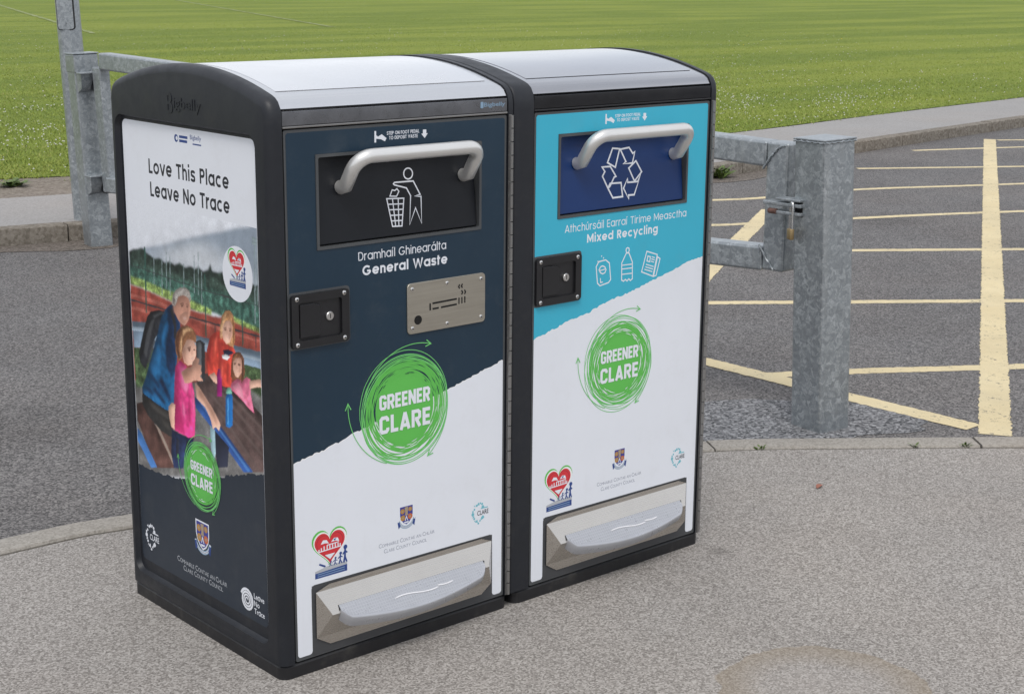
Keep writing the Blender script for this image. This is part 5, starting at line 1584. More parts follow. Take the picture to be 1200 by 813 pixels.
k = NT('field_turf')
co = k.tc.outputs['Object']
fine = k.noise(38, 4, 0.7)
mid = k.noise(5.5, 5, 0.65)
mp = k.n('ShaderNodeMapping'); mp.inputs['Scale'].default_value = (0.10, 0.55, 1); mp.inputs['Rotation'].default_value = (0, 0, R(-52))
k.l(co, mp.inputs['Vector'])
band = k.noise(1.0, 5, 0.6, vec=mp.outputs['Vector'])
c = k.ramp(fine, [(0.28, (0.072, 0.098, 0.013)), (0.52, (0.155, 0.206, 0.028)), (0.78, (0.25, 0.295, 0.055))])
c = k.mix(k.ramp(mid, [(0.40, 0.0), (0.66, 0.6)]), c, (0.100, 0.155, 0.022))
c = k.mix(k.ramp(band, [(0.44, 0.0), (0.60, 0.55)]), c, (0.255, 0.290, 0.046))
k.color(c)
k.set(Roughness=0.85)
k.b.inputs['Specular IOR Level'].default_value = 0.2
k.bump(k.math('ADD', fine, k.math('MULTIPLY', mid, 0.7)), 0.7, 0.03)
M_TURF = k.m

k = NT('grass_blade')
co = k.tc.outputs['Object']
at = k.n('ShaderNodeAttribute'); at.attribute_name = 'tint'
c = k.ramp(at.outputs['Fac'], [(0.0, (0.100, 0.150, 0.022)), (0.45, (0.218, 0.292, 0.044)), (0.8, (0.31, 0.365, 0.078)), (1.0, (0.42, 0.37, 0.17))])
pn = k.noise(0.9, 4, 0.6)
c = k.mix(k.ramp(pn, [(0.40, 0.0), (0.64, 0.55)]), c, (0.300, 0.325, 0.078))
k.color(c)
k.set(Roughness=0.6)
k.b.inputs['Specular IOR Level'].default_value = 0.25
M_BLADE = k.m
M_PETAL = mat('clover_white', (0.52, 0.52, 0.46), rough=0.7, var=0.1)
M_YELLOW = mat('flower_yellow', (0.60, 0.46, 0.04), rough=0.7)

k = NT('cream_road_paint')
co = k.tc.outputs['Object']
w1 = k.noise(55, 5, 0.75)
w2 = k.noise(7, 5, 0.7)
w3 = k.noise(210, 2, 0.6)
wear = k.math('ADD', k.math('MULTIPLY', w1, 0.62), k.math('ADD', k.math('MULTIPLY', w2, 0.26), k.math('MULTIPLY', w3, 0.12)))
pc = k.ramp(k.noise(3, 5, 0.6), [(0.3, (0.58, 0.475, 0.275)), (0.7, (0.68, 0.575, 0.355))])
pc = k.mix(k.ramp(w3, [(0.35, 0.3), (0.6, 0.0)]), pc, (0.45, 0.37, 0.22))
pc = k.mix(k.ramp(k.noise(1.6, 5, 0.7), [(0.42, 0.0), (0.68, 0.35)]), pc, (0.40, 0.35, 0.24))
c = k.mix(k.ramp(wear, [(0.385, 1.0), (0.44, 0.0)]), pc, (0.11, 0.105, 0.10))
k.color(c)
k.set(Roughness=0.75)
k.bump(w1, 0.4, 0.003)
M_PAINT = k.m

def sheet(name, pts, z, m_, kind='structure'):
    bm = bmesh.new()
    f = bm.faces.new([bm.verts.new((x, y, z)) for x, y in pts])
    if f.calc_area() and f.normal.z < 0:
        f.normal_flip()
    bmesh.ops.triangulate(bm, faces=bm.faces[:])
    bm.normal_update()
    for f in bm.faces:
        if f.normal.z < 0:
            f.normal_flip()
    o = finish(bm, name, m_, angle='keep')
    o['kind'] = kind
    return o

def strip(name, a, b, z, m_):
    bm = bmesh.new()
    va = [bm.verts.new((x, y, z)) for x, y in a]; vb = [bm.verts.new((x, y, z)) for x, y in b]
    for i in range(len(va) - 1):
        bm.faces.new((va[i], va[i + 1], vb[i + 1], vb[i]))
    bm.normal_update()
    for f in bm.faces:
        if f.normal.z < 0:
            f.normal_flip()
    o = finish(bm, name, m_, angle='keep')
    o['kind'] = 'structure'
    return o

def smooth_line(pts, n=8):
    out = []
    P = [Vector(p) for p in pts]
    for i in range(len(P) - 1):
        p0, p1, p2, p3 = P[max(i - 1, 0)], P[i], P[i + 1], P[min(i + 2, len(P) - 1)]
        for j in range(n):
            t = j / n
            q = 0.5 * ((2 * p1) + (p2 - p0) * t + (2 * p0 - 5 * p1 + 4 * p2 - p3) * t * t + (3 * p1 - p0 - 3 * p2 + p3) * t ** 3)
            out.append((q.x, q.y))
    out.append(tuple(P[-1]))
    return out

def offset_line(pts, d):
    out = []
    for i in range(len(pts)):
        a, b = Vector(pts[max(i - 1, 0)]), Vector(pts[min(i + 1, len(pts) - 1)])
        t = (b - a).normalized()
        out.append((pts[i][0] - t.y * d, pts[i][1] + t.x * d))
    return out

def resample(pts, step):
    out = [pts[0]]; acc = 0.0
    for a, b in zip(pts, pts[1:]):
        a, b = Vector(a), Vector(b)
        L = (b - a).length
        pos = step - acc
        while pos <= L:
            out.append(tuple(a.lerp(b, pos / L))); pos += step
        acc = (acc + L) % step
    return out

def resample_n(pts, n):
    L = [0.0]
    for a, b in zip(pts, pts[1:]):
        L.append(L[-1] + math.hypot(b[0] - a[0], b[1] - a[1]))
    ts = np.linspace(0, L[-1], n)
    return list(zip(np.interp(ts, L, [p[0] for p in pts]), np.interp(ts, L, [p[1] for p in pts])))

def kerb_run(name, line, width, z0, z1, stone, m_, joint, off=0.0):
    """row of kerb stones along a line; the stones lie to the right of the line"""
    bm = bmesh.new()
    fine_ = resample(line, 0.05)
    n = int(stone / 0.05)
    i = int(off / 0.05)
    start = 0
    cuts = list(range(i % n, len(fine_) - 2, n))
    segs = list(zip(cuts, cuts[1:]))
    for a_, b_ in segs:
        seg = fine_[a_:b_ + 1]
        seg = [Vector(p) for p in seg]
        seg[0] = seg[0].lerp(seg[1], 0.08); seg[-1] = seg[-1].lerp(seg[-2], 0.08)
        seg = [tuple(p) for p in seg]
        inn = offset_line(seg, -width)
        r_ = 0.012
        dz = random.uniform(-.002, .002)
        rows = []
        for (ox, oy), (ix, iy) in zip(seg, inn):
            ux, uy = (ix - ox) / width, (iy - oy) / width
            rows.append([(ox, oy, z0), (ox, oy, z1 - r_ + dz), (ox + ux * .003, oy + uy * .003, z1 - .004 + dz), (ox + ux * r_, oy + uy * r_, z1 + dz), (ix - ux * .006, iy - uy * .006, z1 + dz), (ix, iy, z1 - .006 + dz), (ix, iy, z0)])
        V_ = [[bm.verts.new(p) for p in r] for r in rows]
        for p_, q_ in zip(V_, V_[1:]):
            for kk in range(len(p_) - 1):
                bm.faces.new((p_[kk], p_[kk + 1], q_[kk + 1], q_[kk]))
        bm.faces.new(V_[0]); bm.faces.new(V_[-1][::-1])
    o = finish(bm, name, m_, smooth=True, angle=30)
    o['kind'] = 'structure'
    return o

# near kerb curve between the pavement and the road
NEAR = smooth_line([(-9, 0.2), (-4, 1.02), (-1.6, 1.225), (-0.136, 1.231), (0.232, 1.190), (0.9, 1.06), (1.5, 0.865), (2.02, 0.634), (2.43, 0.336), (2.88, -0.023), (3.6, -0.62), (5.0, -1.9), (8, -4.8)], 14)
INNER = offset_line(NEAR, -0.125)
INNER2 = offset_line(NEAR, -0.113)
sheet('pavement', INNER + [(9, -14), (-9, -14)], 0.0, M_PAVE)
sheet('joint', offset_line(NEAR, 0.004) + INNER[::-1], -0.006, M_SOIL)
kerb_run('kerb', NEAR, 0.108, -0.05, 0.004, 0.92, M_KERB, M_SOIL, off=0.40)

FAR = smooth_line([(-14, 10.5), (-6, 7.9), (-1, 6.25), (2.02, 5.575), (4.4, 5.26), (7.15, 5.19), (9.4, 5.54), (12.65, 5.95), (18, 6.5), (40, 8.6)], 12)
FARB = smooth_line([(-14, 12.0), (-6, 9.3), (-1, 7.6), (2.74, 6.71), (6.0, 6.50), (9.55, 6.77), (11.3, 7.0), (13.0, 7.2), (15.1, 7.42), (20, 7.95), (40, 10.0)], 12)
GRASS = smooth_line([(-14, 13.6), (-6, 10.6), (-1, 8.75), (2.85, 7.59), (5.6, 6.74), (7.4, 6.56), (9.55, 6.765), (11.3, 6.995), (13.0, 7.195), (15.1, 7.415), (20, 7.945), (40, 9.995)], 12)
HP = 0.08
sheet('road', [(-16, -16), (45, -16), (45, 9.2)] + FAR[::-1] + [(-16, 11)], -0.012, M_ROAD)
kerb_run('far_kerb', offset_line(FAR, 0.0)[::-1], 0.125, -0.05, HP + 0.002, 0.92, M_KERBF, M_SOIL, off=0.3)
ka = offset_line(FAR, 0.122)
strip('path', resample_n(ka, 140), resample_n(FARB, 140), HP - 0.002, M_PATH)
nb = 12 * 5 + 1
strip('bare_ground', offset_line(FARB, -0.05)[:nb], offset_line(GRASS, 0.35)[:nb], HP - 0.008, M_DIRT)
field_edge = offset_line(GRASS, 0.04)
nf = len(field_edge)
far_edge = [(-1500 + 3000 * i / (nf - 1), 750) for i in range(nf)]
mid_edge = [(-60 + 160 * i / (nf - 1), 45 + 8 * i / (nf - 1)) for i in range(nf)]
strip('field', field_edge, mid_edge, HP - 0.003, M_TURF)
strip('field', mid_edge, far_edge, HP - 0.003, M_TURF)
# earth under everything, out to the horizon
sheet('ground', [(-1200, -1200), (1200, -1200), (1200, 1600), (-1200, 1600)], -0.30, M_DIRT)

# dirt washed against the far kerb, and a gravelly patch round the latch post
M_GUTTER = ground_mat('gutter_dirt', (0.05, 0.042, 0.036), (0.125, 0.108, 0.094), (0.25, 0.22, 0.195), scale=110, chips=0.5, bump=0.5, bdist=0.004)
M_GRAVEL = ground_mat('gravelly_asphalt', (0.035, 0.037, 0.042), (0.145, 0.148, 0.157), (0.34, 0.345, 0.36), scale=125, chips=0.65, bump=0.9, bdist=0.006)
gl = resample(FAR[:70], 0.12)
rnd = random.Random(8)
ga = [(x, y) for x, y in offset_line(gl, -0.002)]
gb = [(x, y) for x, y in offset_line(gl, 0.0)]
gb = [(p[0] + (q[0] - p[0]) * 1.0, p[1] + (q[1] - p[1])) for p, q in zip(gb, [offset_line(gl, -(0.24 + 0.16 * noise.noise((i * .23, 4, 1)) + rnd.uniform(-.03, .03)))[i] for i in range(len(gl))])]
strip('gutter_dirt', ga, gb, -0.0095, M_GUTTER)
gpts = []
for i in range(64):
    t = 2 * math.pi * i / 64
    w = 1 + 0.22 * noise.noise((math.cos(t) * 2, math.sin(t) * 2, 7)) + rnd.uniform(-.03, .03)
    u, v = 0.62 * w * math.cos(t), 0.27 * w * math.sin(t)
    gpts.append((2.36 + u * .80 + v * .60, 0.715 - u * .60 + v * .80))
sheet('gravel', gpts, -0.0100, M_GRAVEL)

# ------------------------------------------------------------------ road markings
def band(name, line, w, z, rag=0.004, step=0.02, seed=1):
    rnd = random.Random(seed)
    L = resample([tuple(p) for p in line], step) + [tuple(line[-1])]
    a = offset_line(L, w / 2); b = offset_line(L, -w / 2)
    bm = bmesh.new()
    va, vb = [], []
    for (p, q) in zip(a, b):
        e1, e2 = rnd.uniform(-rag, rag), rnd.uniform(-rag, rag)
        d = (Vector(p) - Vector(q)).normalized()
        va.append(bm.verts.new((p[0] + d.x * e1, p[1] + d.y * e1, z)))
        vb.append(bm.verts.new((q[0] + d.x * e2, q[1] + d.y * e2, z)))
    for i in range(len(va) - 1):
        f = bm.faces.new((va[i], vb[i], vb[i + 1], va[i + 1]))
    bm.normal_update()
    for f in bm.faces:
        if f.normal.z < 0:
            f.normal_flip()
    o = finish(bm, name, M_PAINT, angle='keep')
    o['kind'] = 'structure'
    return o

ZM = -0.0112
M0, M1 = Vector((2.862, 0.072)), Vector((11.34, 5.485))
band('road_marking', [M0, M0.lerp(M1, .5), M1], 0.108, ZM + .0008, rag=.0045, step=0.011, seed=2)
md = (M1 - M0).normalized()
for i, ln in enumerate([
        [(2.865, 1.10), (3.25, .885), (3.656, .622), (5.2, -.35), (7.2, -1.62)],
        [(2.15, 3.32), (3.733, 2.143), (4.795, 1.345), (6.5, .06), (9.5, -2.2)],
        [(3.2, 4.2), (5.45, 2.582), (6.06, 2.14), (7.8, .88), (11, -1.4)],
        [(4.2, 4.42), (5.455, 3.70), (5.80, 3.55), (7.30, 2.925), (8.9, 2.05), (13, -.1)],
        [(5.6, 4.72), (6.255, 4.42), (6.643, 4.27), (7.521, 4.12), (8.50, 3.68), (10.3, 2.9), (15, .8)],
        [(8.509, 4.874), (9.465, 4.292), (11.6, 3.0), (16, .4)],
        [(9.955, 5.366), (10.69, 5.07), (12.6, 4.25), (18, 2.0)],
        [(11.336, 5.40), (12.6, 4.75), (18, 2.6)]]):
    band('road_marking', smooth_line(ln, 6), 0.072 if i else 0.078, ZM, seed=10 + i)
band('road_marking', [(2.62, 1.60), (4.27, 2.655), (6.25, 3.88)], 0.108, ZM + .0008, seed=40)
band('road_marking', smooth_line([(2.86, 1.72), (2.865, 1.36), (2.872, .75), (2.884, .17)], 6), 0.098, ZM + .0016, seed=41)

# worn white pitch lines far out on the field
k = NT('pitch_paint')
c = k.mix(k.ramp(k.noise(3.0, 5, 0.7), [(0.38, 1.0), (0.66, 0.35)]), (0.33, 0.36, 0.20), (0.15, 0.19, 0.03))
k.color(c); k.set(Roughness=0.9)
for ln in ([(21.9, 52.0), (13.82, 28.5)], [(33.5, 61.5), (20.3, 29.1)]):
    o = band('pitch_marking', ln, 0.13, HP + 0.006, rag=.03, step=.15, seed=3)
    o.data.materials[0] = k.m

# ------------------------------------------------------------------ grass and flowers
rng = np.random.default_rng(5)
def edge_y(x):
    xs = np.array([p[0] for p in GRASS]); ys = np.array([p[1] for p in GRASS])
    return np.interp(x, xs, ys)

def in_view(x, y, margin=R(4.5)):
    an = np.arctan2(x + 1.743, y + 2.698)
    return np.abs(an - R(41.11)) < (R(18.0) + margin)

def blades():
    n = 1300000
    d = 8.0 + 50.0 * rng.random(n) ** 2.0
    an = R(41.11) + (rng.random(n) * 2 - 1) * R(22.5)
    x = -1.743 + d * np.sin(an); y = -2.698 + d * np.cos(an)
    ey = edge_y(x)
    ragged = 0.05 * np.sin(x * 9) * np.sin(x * 23 + 1) + rng.normal(0, 0.03, n)
    ok = (y > ey + 0.02 + ragged)
    strip = (~ok) & (y > ey - 0.75) & (x < 5.0) & (y > np.interp(x, [p[0] for p in FARB], [p[1] for p in FARB]) + 0.01)
    clump = np.sin(x * 5.1 + 1.3) * np.sin(y * 7.7) + np.sin(x * 13.0) * np.sin(y * 11 + 2)
    ok |= strip & (clump > 0.85) & (rng.random(n) < 0.5)
    x, y, d = x[ok], y[ok], d[ok]
    keep = rng.random(len(x)) < np.clip(1.15 - (d - 8) / 44, 0, 1)
    x, y, d = x[keep][:420000], y[keep][:420000], d[keep][:420000]
    m = len(x)
    patch = 0.5 + 0.5 * np.sin(x * 1.7 + np.sin(y * 1.1)) * np.sin(y * 2.1 + np.sin(x * .9))
    h = rng.uniform(0.012, 0.030, m) * (0.75 + 0.5 * patch) * np.clip(1.2 - d / 45, .5, 1)
    w = rng.uniform(0.0018, 0.0036, m) * (0.8 + d / 28)
    a = rng.random(m) * 2 * math.pi
    la = rng.random(m) * 2 * math.pi
    ln = h * rng.uniform(0.3, 1.6, m)
    z0 = HP - 0.006
    v = np.empty((m, 3, 3), np.float32)
    v[:, 0] = np.stack([x - w * np.cos(a), y - w * np.sin(a), np.full(m, z0)], 1)
    v[:, 1] = np.stack([x + w * np.cos(a), y + w * np.sin(a), np.full(m, z0)], 1)
    v[:, 2] = np.stack([x + ln * np.cos(la), y + ln * np.sin(la), z0 + h], 1)
    tint = np.clip(rng.normal(0.42, 0.2, m) + 0.25 * (patch - .5), 0, 1)
    tint[rng.random(m) < 0.05] = 1.0
    me = bpy.data.meshes.new('grass')
    me.vertices.add(m * 3); me.loops.add(m * 3); me.polygons.add(m)
    me.vertices.foreach_set('co', v.reshape(-1))
    me.loops.foreach_set('vertex_index', np.arange(m * 3, dtype=np.int32))
    me.polygons.foreach_set('loop_start', np.arange(0, m * 3, 3, dtype=np.int32))
    me.update(calc_edges=True)
    at_ = me.attributes.new('tint', 'FLOAT', 'POINT')
    at_.data.foreach_set('value', np.repeat(tint, 3).astype(np.float32))
    me.materials.append(M_BLADE)
    o = link(bpy.data.objects.new('grass', me))
    return tag(o, 'short mown green grass along the edge of the playing field', 'grass', kind='stuff')
blades()

def flowers(name, m_, label, n, rmin, rmax, dens, z):
    d = 8.6 + 30.0 * rng.random(n * 6) ** 1.2
    an = R(41.11) + (rng.random(n * 6) * 2 - 1) * R(22)
    x = -1.743 + d * np.sin(an); y = -2.698 + d * np.cos(an)
    pr_ = dens(x, y, d, an)
    ok = (y > edge_y(x) + 0.1) & (rng.random(len(x)) < pr_)
    x, y, d = x[ok][:n], y[ok][:n], d[ok][:n]
    vs_, fs = [], []
    for i in range(len(x)):
        r = rng.uniform(rmin, rmax)
        zz = HP + rng.uniform(0.012, z)
        b = len(vs_)
        for k_ in range(6):
            t = k_ * math.pi / 3
            vs_.append((x[i] + r * math.cos(t), y[i] + r * math.sin(t), zz))
        vs_.append((x[i], y[i], zz + r * 0.9)); vs_.append((x[i], y[i], zz - r * 0.8))
        for k_ in range(6):
            fs.append((b + k_, b + (k_ + 1) % 6, b + 6)); fs.append((b + (k_ + 1) % 6, b + k_, b + 7))
    me = bpy.data.meshes.new(name)
    me.from_pydata(vs_, [], fs); me.materials.append(m_)
    o = link(bpy.data.objects.new(name, me))
    return tag(o, label, 'flowers', kind='stuff')

def d_white(x, y, d, an):
    u = np.degrees(an) - 41.11
    n_ = 0.5 + 0.5 * np.sin(x * 2.3 + 1.1 * np.sin(y * 1.9)) * np.sin(y * 2.9 + np.sin(x * 1.3))
    left = np.exp(-((u + 17.0) / 3.0) ** 2) * np.exp(-((d - 14.5) / 3.2) ** 2)
    right = np.exp(-((u - 9.0) / 5.5) ** 2) * np.exp(-((d - 14.0) / 5.0) ** 2) * 1.5
    return np.clip(0.10 + 1.4 * (.5 * left + right), 0, 1) * (0.08 + 0.92 * n_ ** 2)
flowers('clover_flowers', M_PETAL, 'small white clover and daisy heads scattered in the grass', 9000, 0.004, 0.0095, d_white, 0.032)
flowers('yellow_flowers', M_YELLOW, 'small yellow flowers scattered in the grass by the path', 90, 0.008, 0.014, lambda x, y, d, an: 0.03 + 0.12 * (np.degrees(an) > 46) * (d < 17), 0.04)

def weed(name, label, loc, n, size, seed, col=(0.085, 0.13, 0.025), flat=0.6):
    rnd = random.Random(seed)
    bm = bmesh.new()
    for i in range(n):
        a = rnd.uniform(0, 2 * math.pi)
        L = size * rnd.uniform(.5, 1.0)
        w = L * rnd.uniform(.10, .2)
        ox, oy = rnd.uniform(-size, size) * .35, rnd.uniform(-size, size) * .35
        up = L * rnd.uniform(.3, 1.0) * (1 - flat)
        dx, dy = math.cos(a), math.sin(a)
        pts = [(0, 0, 0), (.35, 1, .55), (.75, .8, .95), (1, 0, 1)]
        p0 = bm.verts.new((ox, oy, 0))
        prev = None
        for t, ww, hh in pts[1:3]:
            l_ = bm.verts.new((ox + dx * L * t - dy * w * ww, oy + dy * L * t + dx * w * ww, up * hh + .003))
            r_ = bm.verts.new((ox + dx * L * t + dy * w * ww, oy + dy * L * t - dx * w * ww, up * hh + .003))
            if prev is None:
                bm.faces.new((p0, r_, l_))
            else:
                bm.faces.new((prev[0], prev[1], r_, l_))
            prev = (l_, r_)
        tip = bm.verts.new((ox + dx * L, oy + dy * L, up + .002))
        bm.faces.new((prev[0], prev[1], tip))
    o = finish(bm, name, mat('weed_leaf', col, rough=0.6, var=0.35, vscale=40), angle='keep')
    o.location = loc
    return tag(o, label, 'weed')

weed('weed', 'low green weed growing from the bare earth strip left of the lamp post', (2.62, 7.30, HP - .006), 42, 0.13, 1)
weed('weed', 'tuft of grassy weed against the far kerb behind the gate rails', (7.18, 5.155, -0.012), 46, 0.14, 2, flat=.15)
weed('weed', 'tiny tuft of weed in the kerb joint below the thick cream line', (2.640, 0.042, -0.004), 16, 0.022, 3, flat=.1)
weed('weed', 'small mossy sprig in the kerb joint at the right edge of the photo', (2.832, -0.108, -0.004), 14, 0.020, 4, flat=.15)
weed('weed', 'little moss tuft in the kerb joint just right of the latch post', (2.505, 0.150, -0.004), 14, 0.022, 6, flat=.3)
weed('weed', 'yellowish moss tuft in the kerb joint beside the recycling bin', (2.095, 0.452, -0.004), 12, 0.022, 5, flat=.2)

# reddish fallen leaf on the pavement
bm = bmesh.new()
lp = [(-.022, 0), (-.012, .007), (.004, .009), (.017, .005), (.026, 0), (.017, -.006), (.003, -.008), (-.012, -.006)]
mid_ = [bm.verts.new((x, 0, .006 + .004 * math.cos(x * 90))) for x in (-.022, -.010, .004, .016, .026)]
def side(sgn):
    rim = [bm.verts.new((x, sgn * w, .0035 + .006 * abs(w) / .009)) for x, w in ((-.010, .007), (.004, .009), (.016, .0055))]
    bm.faces.new((mid_[0], mid_[1], rim[0])); bm.faces.new((mid_[1], mid_[2], rim[1], rim[0])); bm.faces.new((mid_[2], mid_[3], rim[2], rim[1])); bm.faces.new((mid_[3], mid_[4], rim[2]))
side(1); side(-1)
lf = finish(bm, 'fallen_leaf', mat('dry_leaf', (0.30, 0.115, 0.075), rough=0.6, var=0.25, vscale=80), angle='keep')
lf.location = (1.929, 0.085, -0.001); lf.rotation_euler = (0, 0, R(20))
tag(lf, 'small curled reddish fallen leaf on the pavement right of the bins', 'leaf')

# ------------------------------------------------------------------ gate and posts
def beam(bm, p0, p1, h, t, nrm=None, bev=0.006, mi=0):
    """rectangular hollow section from p0 to p1 (centres), height h, thickness t"""
    p0, p1 = Vector(p0), Vector(p1)
    d = (p1 - p0); L = d.length; d.normalize()
    nv = Vector(nrm) if nrm else Vector((1, 0, 0))
    nv = (nv - d * nv.dot(d)).normalized()
    u = nv.cross(d).normalized()
    t_ = bmesh.new()
    bm_box(t_, 0, L, -t / 2, t / 2, -h / 2, h / 2, bev, 3)
    m4 = Matrix(((d.x, nv.x, u.x, p0.x), (d.y, nv.y, u.y, p0.y), (d.z, nv.z, u.z, p0.z), (0, 0, 0, 1)))
    join(bm, t_, m4)

def square_post(parent, name, a, h, rz, lean=(0, 0), bev=0.012):
    bm = bmesh.new()
    bm_box(bm, -a / 2, a / 2, -a / 2, a / 2, -0.05, h, 0, 1)
    ve = [e for e in bm.edges if abs((e.verts[0].co - e.verts[1].co).z) > .1]
    bmesh.ops.bevel(bm, geom=ve, offset=bev, segments=4, affect='EDGES', profile=0.5)
    return finish(bm, name, M_GALV, parent, smooth=True, angle=30, hard=True)

def lean_rot(amount, rz):
    t_ = Vector((-0.753 * amount, 0.657 * amount, 1)).normalized()
    q = Vector((0, 0, 1)).rotation_difference(t_)
    return (q.to_matrix() @ Matrix.Rotation(rz, 3, 'Z')).to_euler()

# latch post
lp_ = thing('gate_post', 'thick square galvanised post with flat cap and padlock slot right of the bins', 'post', (2.489, 0.522, -0.012), R(-7), 'galvanised gate posts')
lp_.rotation_euler = lean_rot(0.036, R(-7))
square_post(lp_, 'shaft', 0.142, 0.984, 0)
bm = bmesh.new()
bm_box(bm, -.0735, .0735, -.0735, .0735, 0.9845, 0.9905, 0.0015, 1)
for (a_, b_) in (((-.070, -.0725), (.070, -.0725)), ((-.0725, -.070), (-.0725, .070))):
    pts = [(a_[0] + (b_[0] - a_[0]) * i / 16, a_[1] + (b_[1] - a_[1]) * i / 16, 0.982 - .003 * abs(math.sin(i * 2.1))) for i in range(17)]
    bm_tube(bm, pts, [0.0030 + .001 * math.sin(i * 1.7) for i in range(17)], seg=7)
finish(bm, 'cap', M_GALV, lp_, smooth=True, angle=40, hard=True)

# gate, seen behind the bins; its frame lies in one upright plane
gate = thing('barrier_gate', 'long galvanised tubular barrier gate running behind both bins', 'gate', (2.44, 0.75, 0))
GP = Vector((2.444, 0.774, 0)); GQ = Vector((2.207, 5.21, 0))
gd = (GQ - GP).normalized(); gn = Vector((-gd.y, gd.x, 0))
if gn.x > 0: gn = -gn
TH = 0.082
def gp(s, z, dpt=0.5, lean=True):
    """s metres along the gate from its latch end, dpt fraction of the thickness behind the front face"""
    q = GP + gd * s - gn * (TH * dpt)
    lx = 0.042 * (s / 4.44) * z if lean else 0
    return Vector((q.x - lx * .753 - gate.location.x, q.y + lx * .657 - gate.location.y, z))
GL = 4.44
nr = tuple(-gn)
bm = bmesh.new(); beam(bm, gp(0.004, .9015), gp(GL - .10, 1.008), 0.088, TH, nr, 0.010); finish(bm, 'top_rail', M_GALV, gate, smooth=True, angle=30, hard=True)
bm = bmesh.new(); beam(bm, gp(0.004, .541), gp(GL - .06, .345), 0.086, TH, nr, 0.010); finish(bm, 'bottom_rail', M_GALV, gate, smooth=True, angle=30, hard=True)
bm = bmesh.new(); beam(bm, gp(-.043, .503), gp(-.043, .9455), 0.090, TH - .0015, nr, 0.010); finish(bm, 'upright', M_GALV, gate, smooth=True, angle=30, hard=True)
bm = bmesh.new(); beam(bm, gp(GL - .05, .30), gp(GL - .05, .975), 0.085, TH - .02, nr, 0.010); finish(bm, 'upright', M_GALV, gate, smooth=True, angle=30, hard=True)
# mitre weld beads
for pts in ([gp(.012, .853, -.02), gp(-.02, .895, -.03), gp(-.045, .925, -.03), gp(-.075, .938, -.02)], [gp(.012, .588, -.02), gp(-.018, .545, -.03), gp(-.05, .508, -.02)]):
    pl = []
    for a_, b_ in zip(pts, pts[1:]):
        for i in range(6):
            pl.append(a_.lerp(b_, i / 6) + Vector((0, random.uniform(-.002, .002), random.uniform(-.002, .002))))
    pl.append(pts[-1])
    bm = bmesh.new()
    bm_tube(bm, pl, [0.0036 + .0012 * math.sin(i * 1.9) for i in range(len(pl))], seg=7)
    finish(bm, 'weld_bead', M_GALV, gate, smooth=True, angle=50)
# latch bar on the gate end, going into the post
bm = bmesh.new()
def flat_plate(bm, s0, s1, z0, z1, d0, d1, bev=.003):
    c0, c1 = gp(s0, (z0 + z1) / 2, (d0 + d1) / 2, False), gp(s1, (z0 + z1) / 2, (d0 + d1) / 2, False)
    beam(bm, c0, c1, z1 - z0, abs(d1 - d0) * TH, nr, bev)
flat_plate(bm, -.045, -.200, .744, .757, -.86, -.25)
flat_plate(bm, -.085, -.200, .716, .728, -.84, -.25)
flat_plate(bm, -.100, -.198, .764, .772, -.90, -.3, .002)
finish(bm, 'latch_bar', M_GALV, gate, smooth=True, angle=30, hard=True)
bm = bmesh.new()
c0 = gp(-.066, .7235, -.78, False); c1 = gp(-.100, .7235, -.78, False)
bm_tube(bm, [c0, c0.lerp(c1, .1), c1], [.007, .0095, .0095], seg=10)
finish(bm, 'latch_bolt', M_RUST, gate, smooth=True, angle=50)

# slot on the post
bm = bmesh.new()
bm_box(bm, -.0722, -.0702, .026, .062, .728, .776, 0)
o = finish(bm, 'latch_slot', M_GAP, lp_)

# padlock through the latch
pl_ = thing('padlock', 'brass padlock with long silver shackle hanging from the gate latch', 'padlock', (2.383, 0.606, 0.0), R(62))
bm = bmesh.new()
def sh(x, z): return (x, 0, z)
shp = [sh(-.010, .672), sh(-.010, .752)] + [sh(-.010 * math.cos(math.pi * i / 8), .752 + .010 * math.sin(math.pi * i / 8)) for i in range(1, 8)] + [sh(.010, .752), sh(.010, .672)]
bm_tube(bm, shp, 0.0040, seg=10)
finish(bm, 'shackle', M_SHACKLE, pl_, smooth=True, angle=60)
bm = bmesh.new()
bm_box(bm, -.0150, .0150, -.0080, .0080, .637, .674, .003, 2)
finish(bm, 'lock_body', M_BRASS, pl_, smooth=True, angle=30)

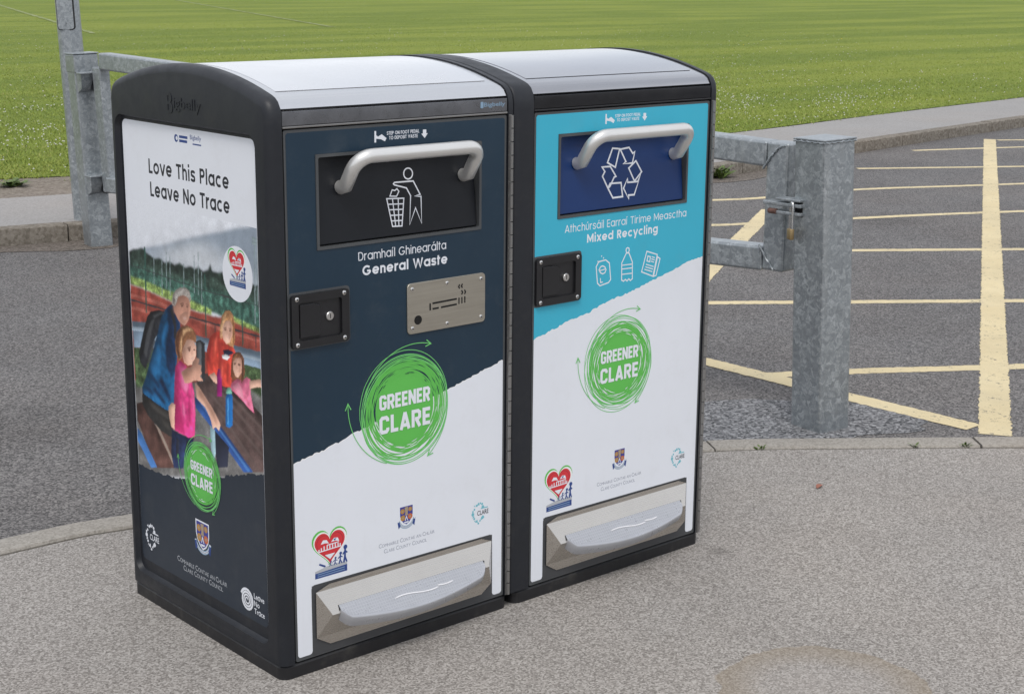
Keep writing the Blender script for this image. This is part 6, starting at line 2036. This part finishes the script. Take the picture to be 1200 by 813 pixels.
# hinge post at the far end
hp = thing('gate_post', 'slimmer square galvanised hinge post beside the lamp post', 'post', (2.235, 5.345, -0.012), 0, 'galvanised gate posts')
hp.rotation_euler = lean_rot(0.042, R(-7))
square_post(hp, 'shaft', 0.126, 1.05, 0, bev=.010)
bm = bmesh.new()
bm_box(bm, -.066, .070, -.074, .066, .952, 1.048, .006, 2)
bm_box(bm, -.068, .074, -.078, .068, 1.0485, 1.056, .002, 1)
finish(bm, 'collar', M_GALV, hp, smooth=True, angle=30, hard=True)
for z in (.90, .345):
    bm = bmesh.new()
    # folded bracket with sloping underside
    a_ = [(-.058, -.064, z + .045), (.030, -.064, z + .045), (.010, -.064, z - .05), (-.056, -.064, z - .055)]
    b_ = [(-.050, -.120, z + .045), (.026, -.120, z + .045), (.004, -.108, z - .02), (-.048, -.108, z - .03)]
    bm_loft(bm, [a_, b_])
    bm_box(bm, -.06, .062, -.135, -.060, z + .0455, z + .056, .002, 1)
    finish(bm, 'hinge_lug', M_GALV, hp, smooth=True, angle=30, hard=True)
    bm = bmesh.new()
    bm_box(bm, .028, .060, -.118, -.0645, z - .05, z + .044, .002, 1)  # black block put in for the dark gap between lug and gate upright
    finish(bm, 'dark_gap_block', M_BLACK, hp)

# lamp post
lamp = thing('lamp_post', 'tall galvanised lamp post with an access door standing behind the hinge post', 'lamp post', (2.345, 5.70, 0.0))
lamp.rotation_euler = lean_rot(0.034, R(-41))
bm = bmesh.new()
NS = 28
def ringz(r, z): return [(r * math.cos(2 * math.pi * i / NS), r * math.sin(2 * math.pi * i / NS), z) for i in range(NS)]
bm_loft(bm, [ringz(.069, -.05), ringz(.068, .6), ringz(.064, 1.9), ringz(.060, 2.02), ringz(.042, 2.1), ringz(.034, 5.2)])
finish(bm, 'shaft', M_GALV, lamp, smooth=True, angle=40)
bm = bmesh.new()
dr = round_rect(-.044, .044, 1.155, 1.70, .014, 5)
front = lambda off: [(x * 1.0, -math.sqrt(max(0, (.0665 + off) ** 2 - (x * .82) ** 2)), z) for x, z in dr]
bm_loft(bm, [front(.007), front(-.004)])
bm_tube(bm, [(0, -.0735, 1.19), (0, -.0770, 1.19)], .006, seg=10)
for f in bm.faces:
    pass
ad = finish(bm, 'access_door', M_GALV, lamp, smooth=True, angle=30)
bm = bmesh.new()
dr2 = round_rect(-.049, .049, 1.150, 1.705, .018, 5)
fr2 = lambda off: [(x, -math.sqrt(max(0, (.0665 + off) ** 2 - (x * .82) ** 2)), z) for x, z in dr2]
bm_loft(bm, [fr2(.0035), fr2(-.006)])
finish(bm, 'door_rim', M_BLACK, ad, smooth=True, angle=30)
bm = bmesh.new()
bm_box(bm, -.035, .035, -.115, .6, 5.19, 5.24, .01, 2)
bm_box(bm, -.07, .07, .5, 1.05, 5.2, 5.29, .03, 3)
finish(bm, 'lantern', M_GALV, lamp, smooth=True, angle=30)
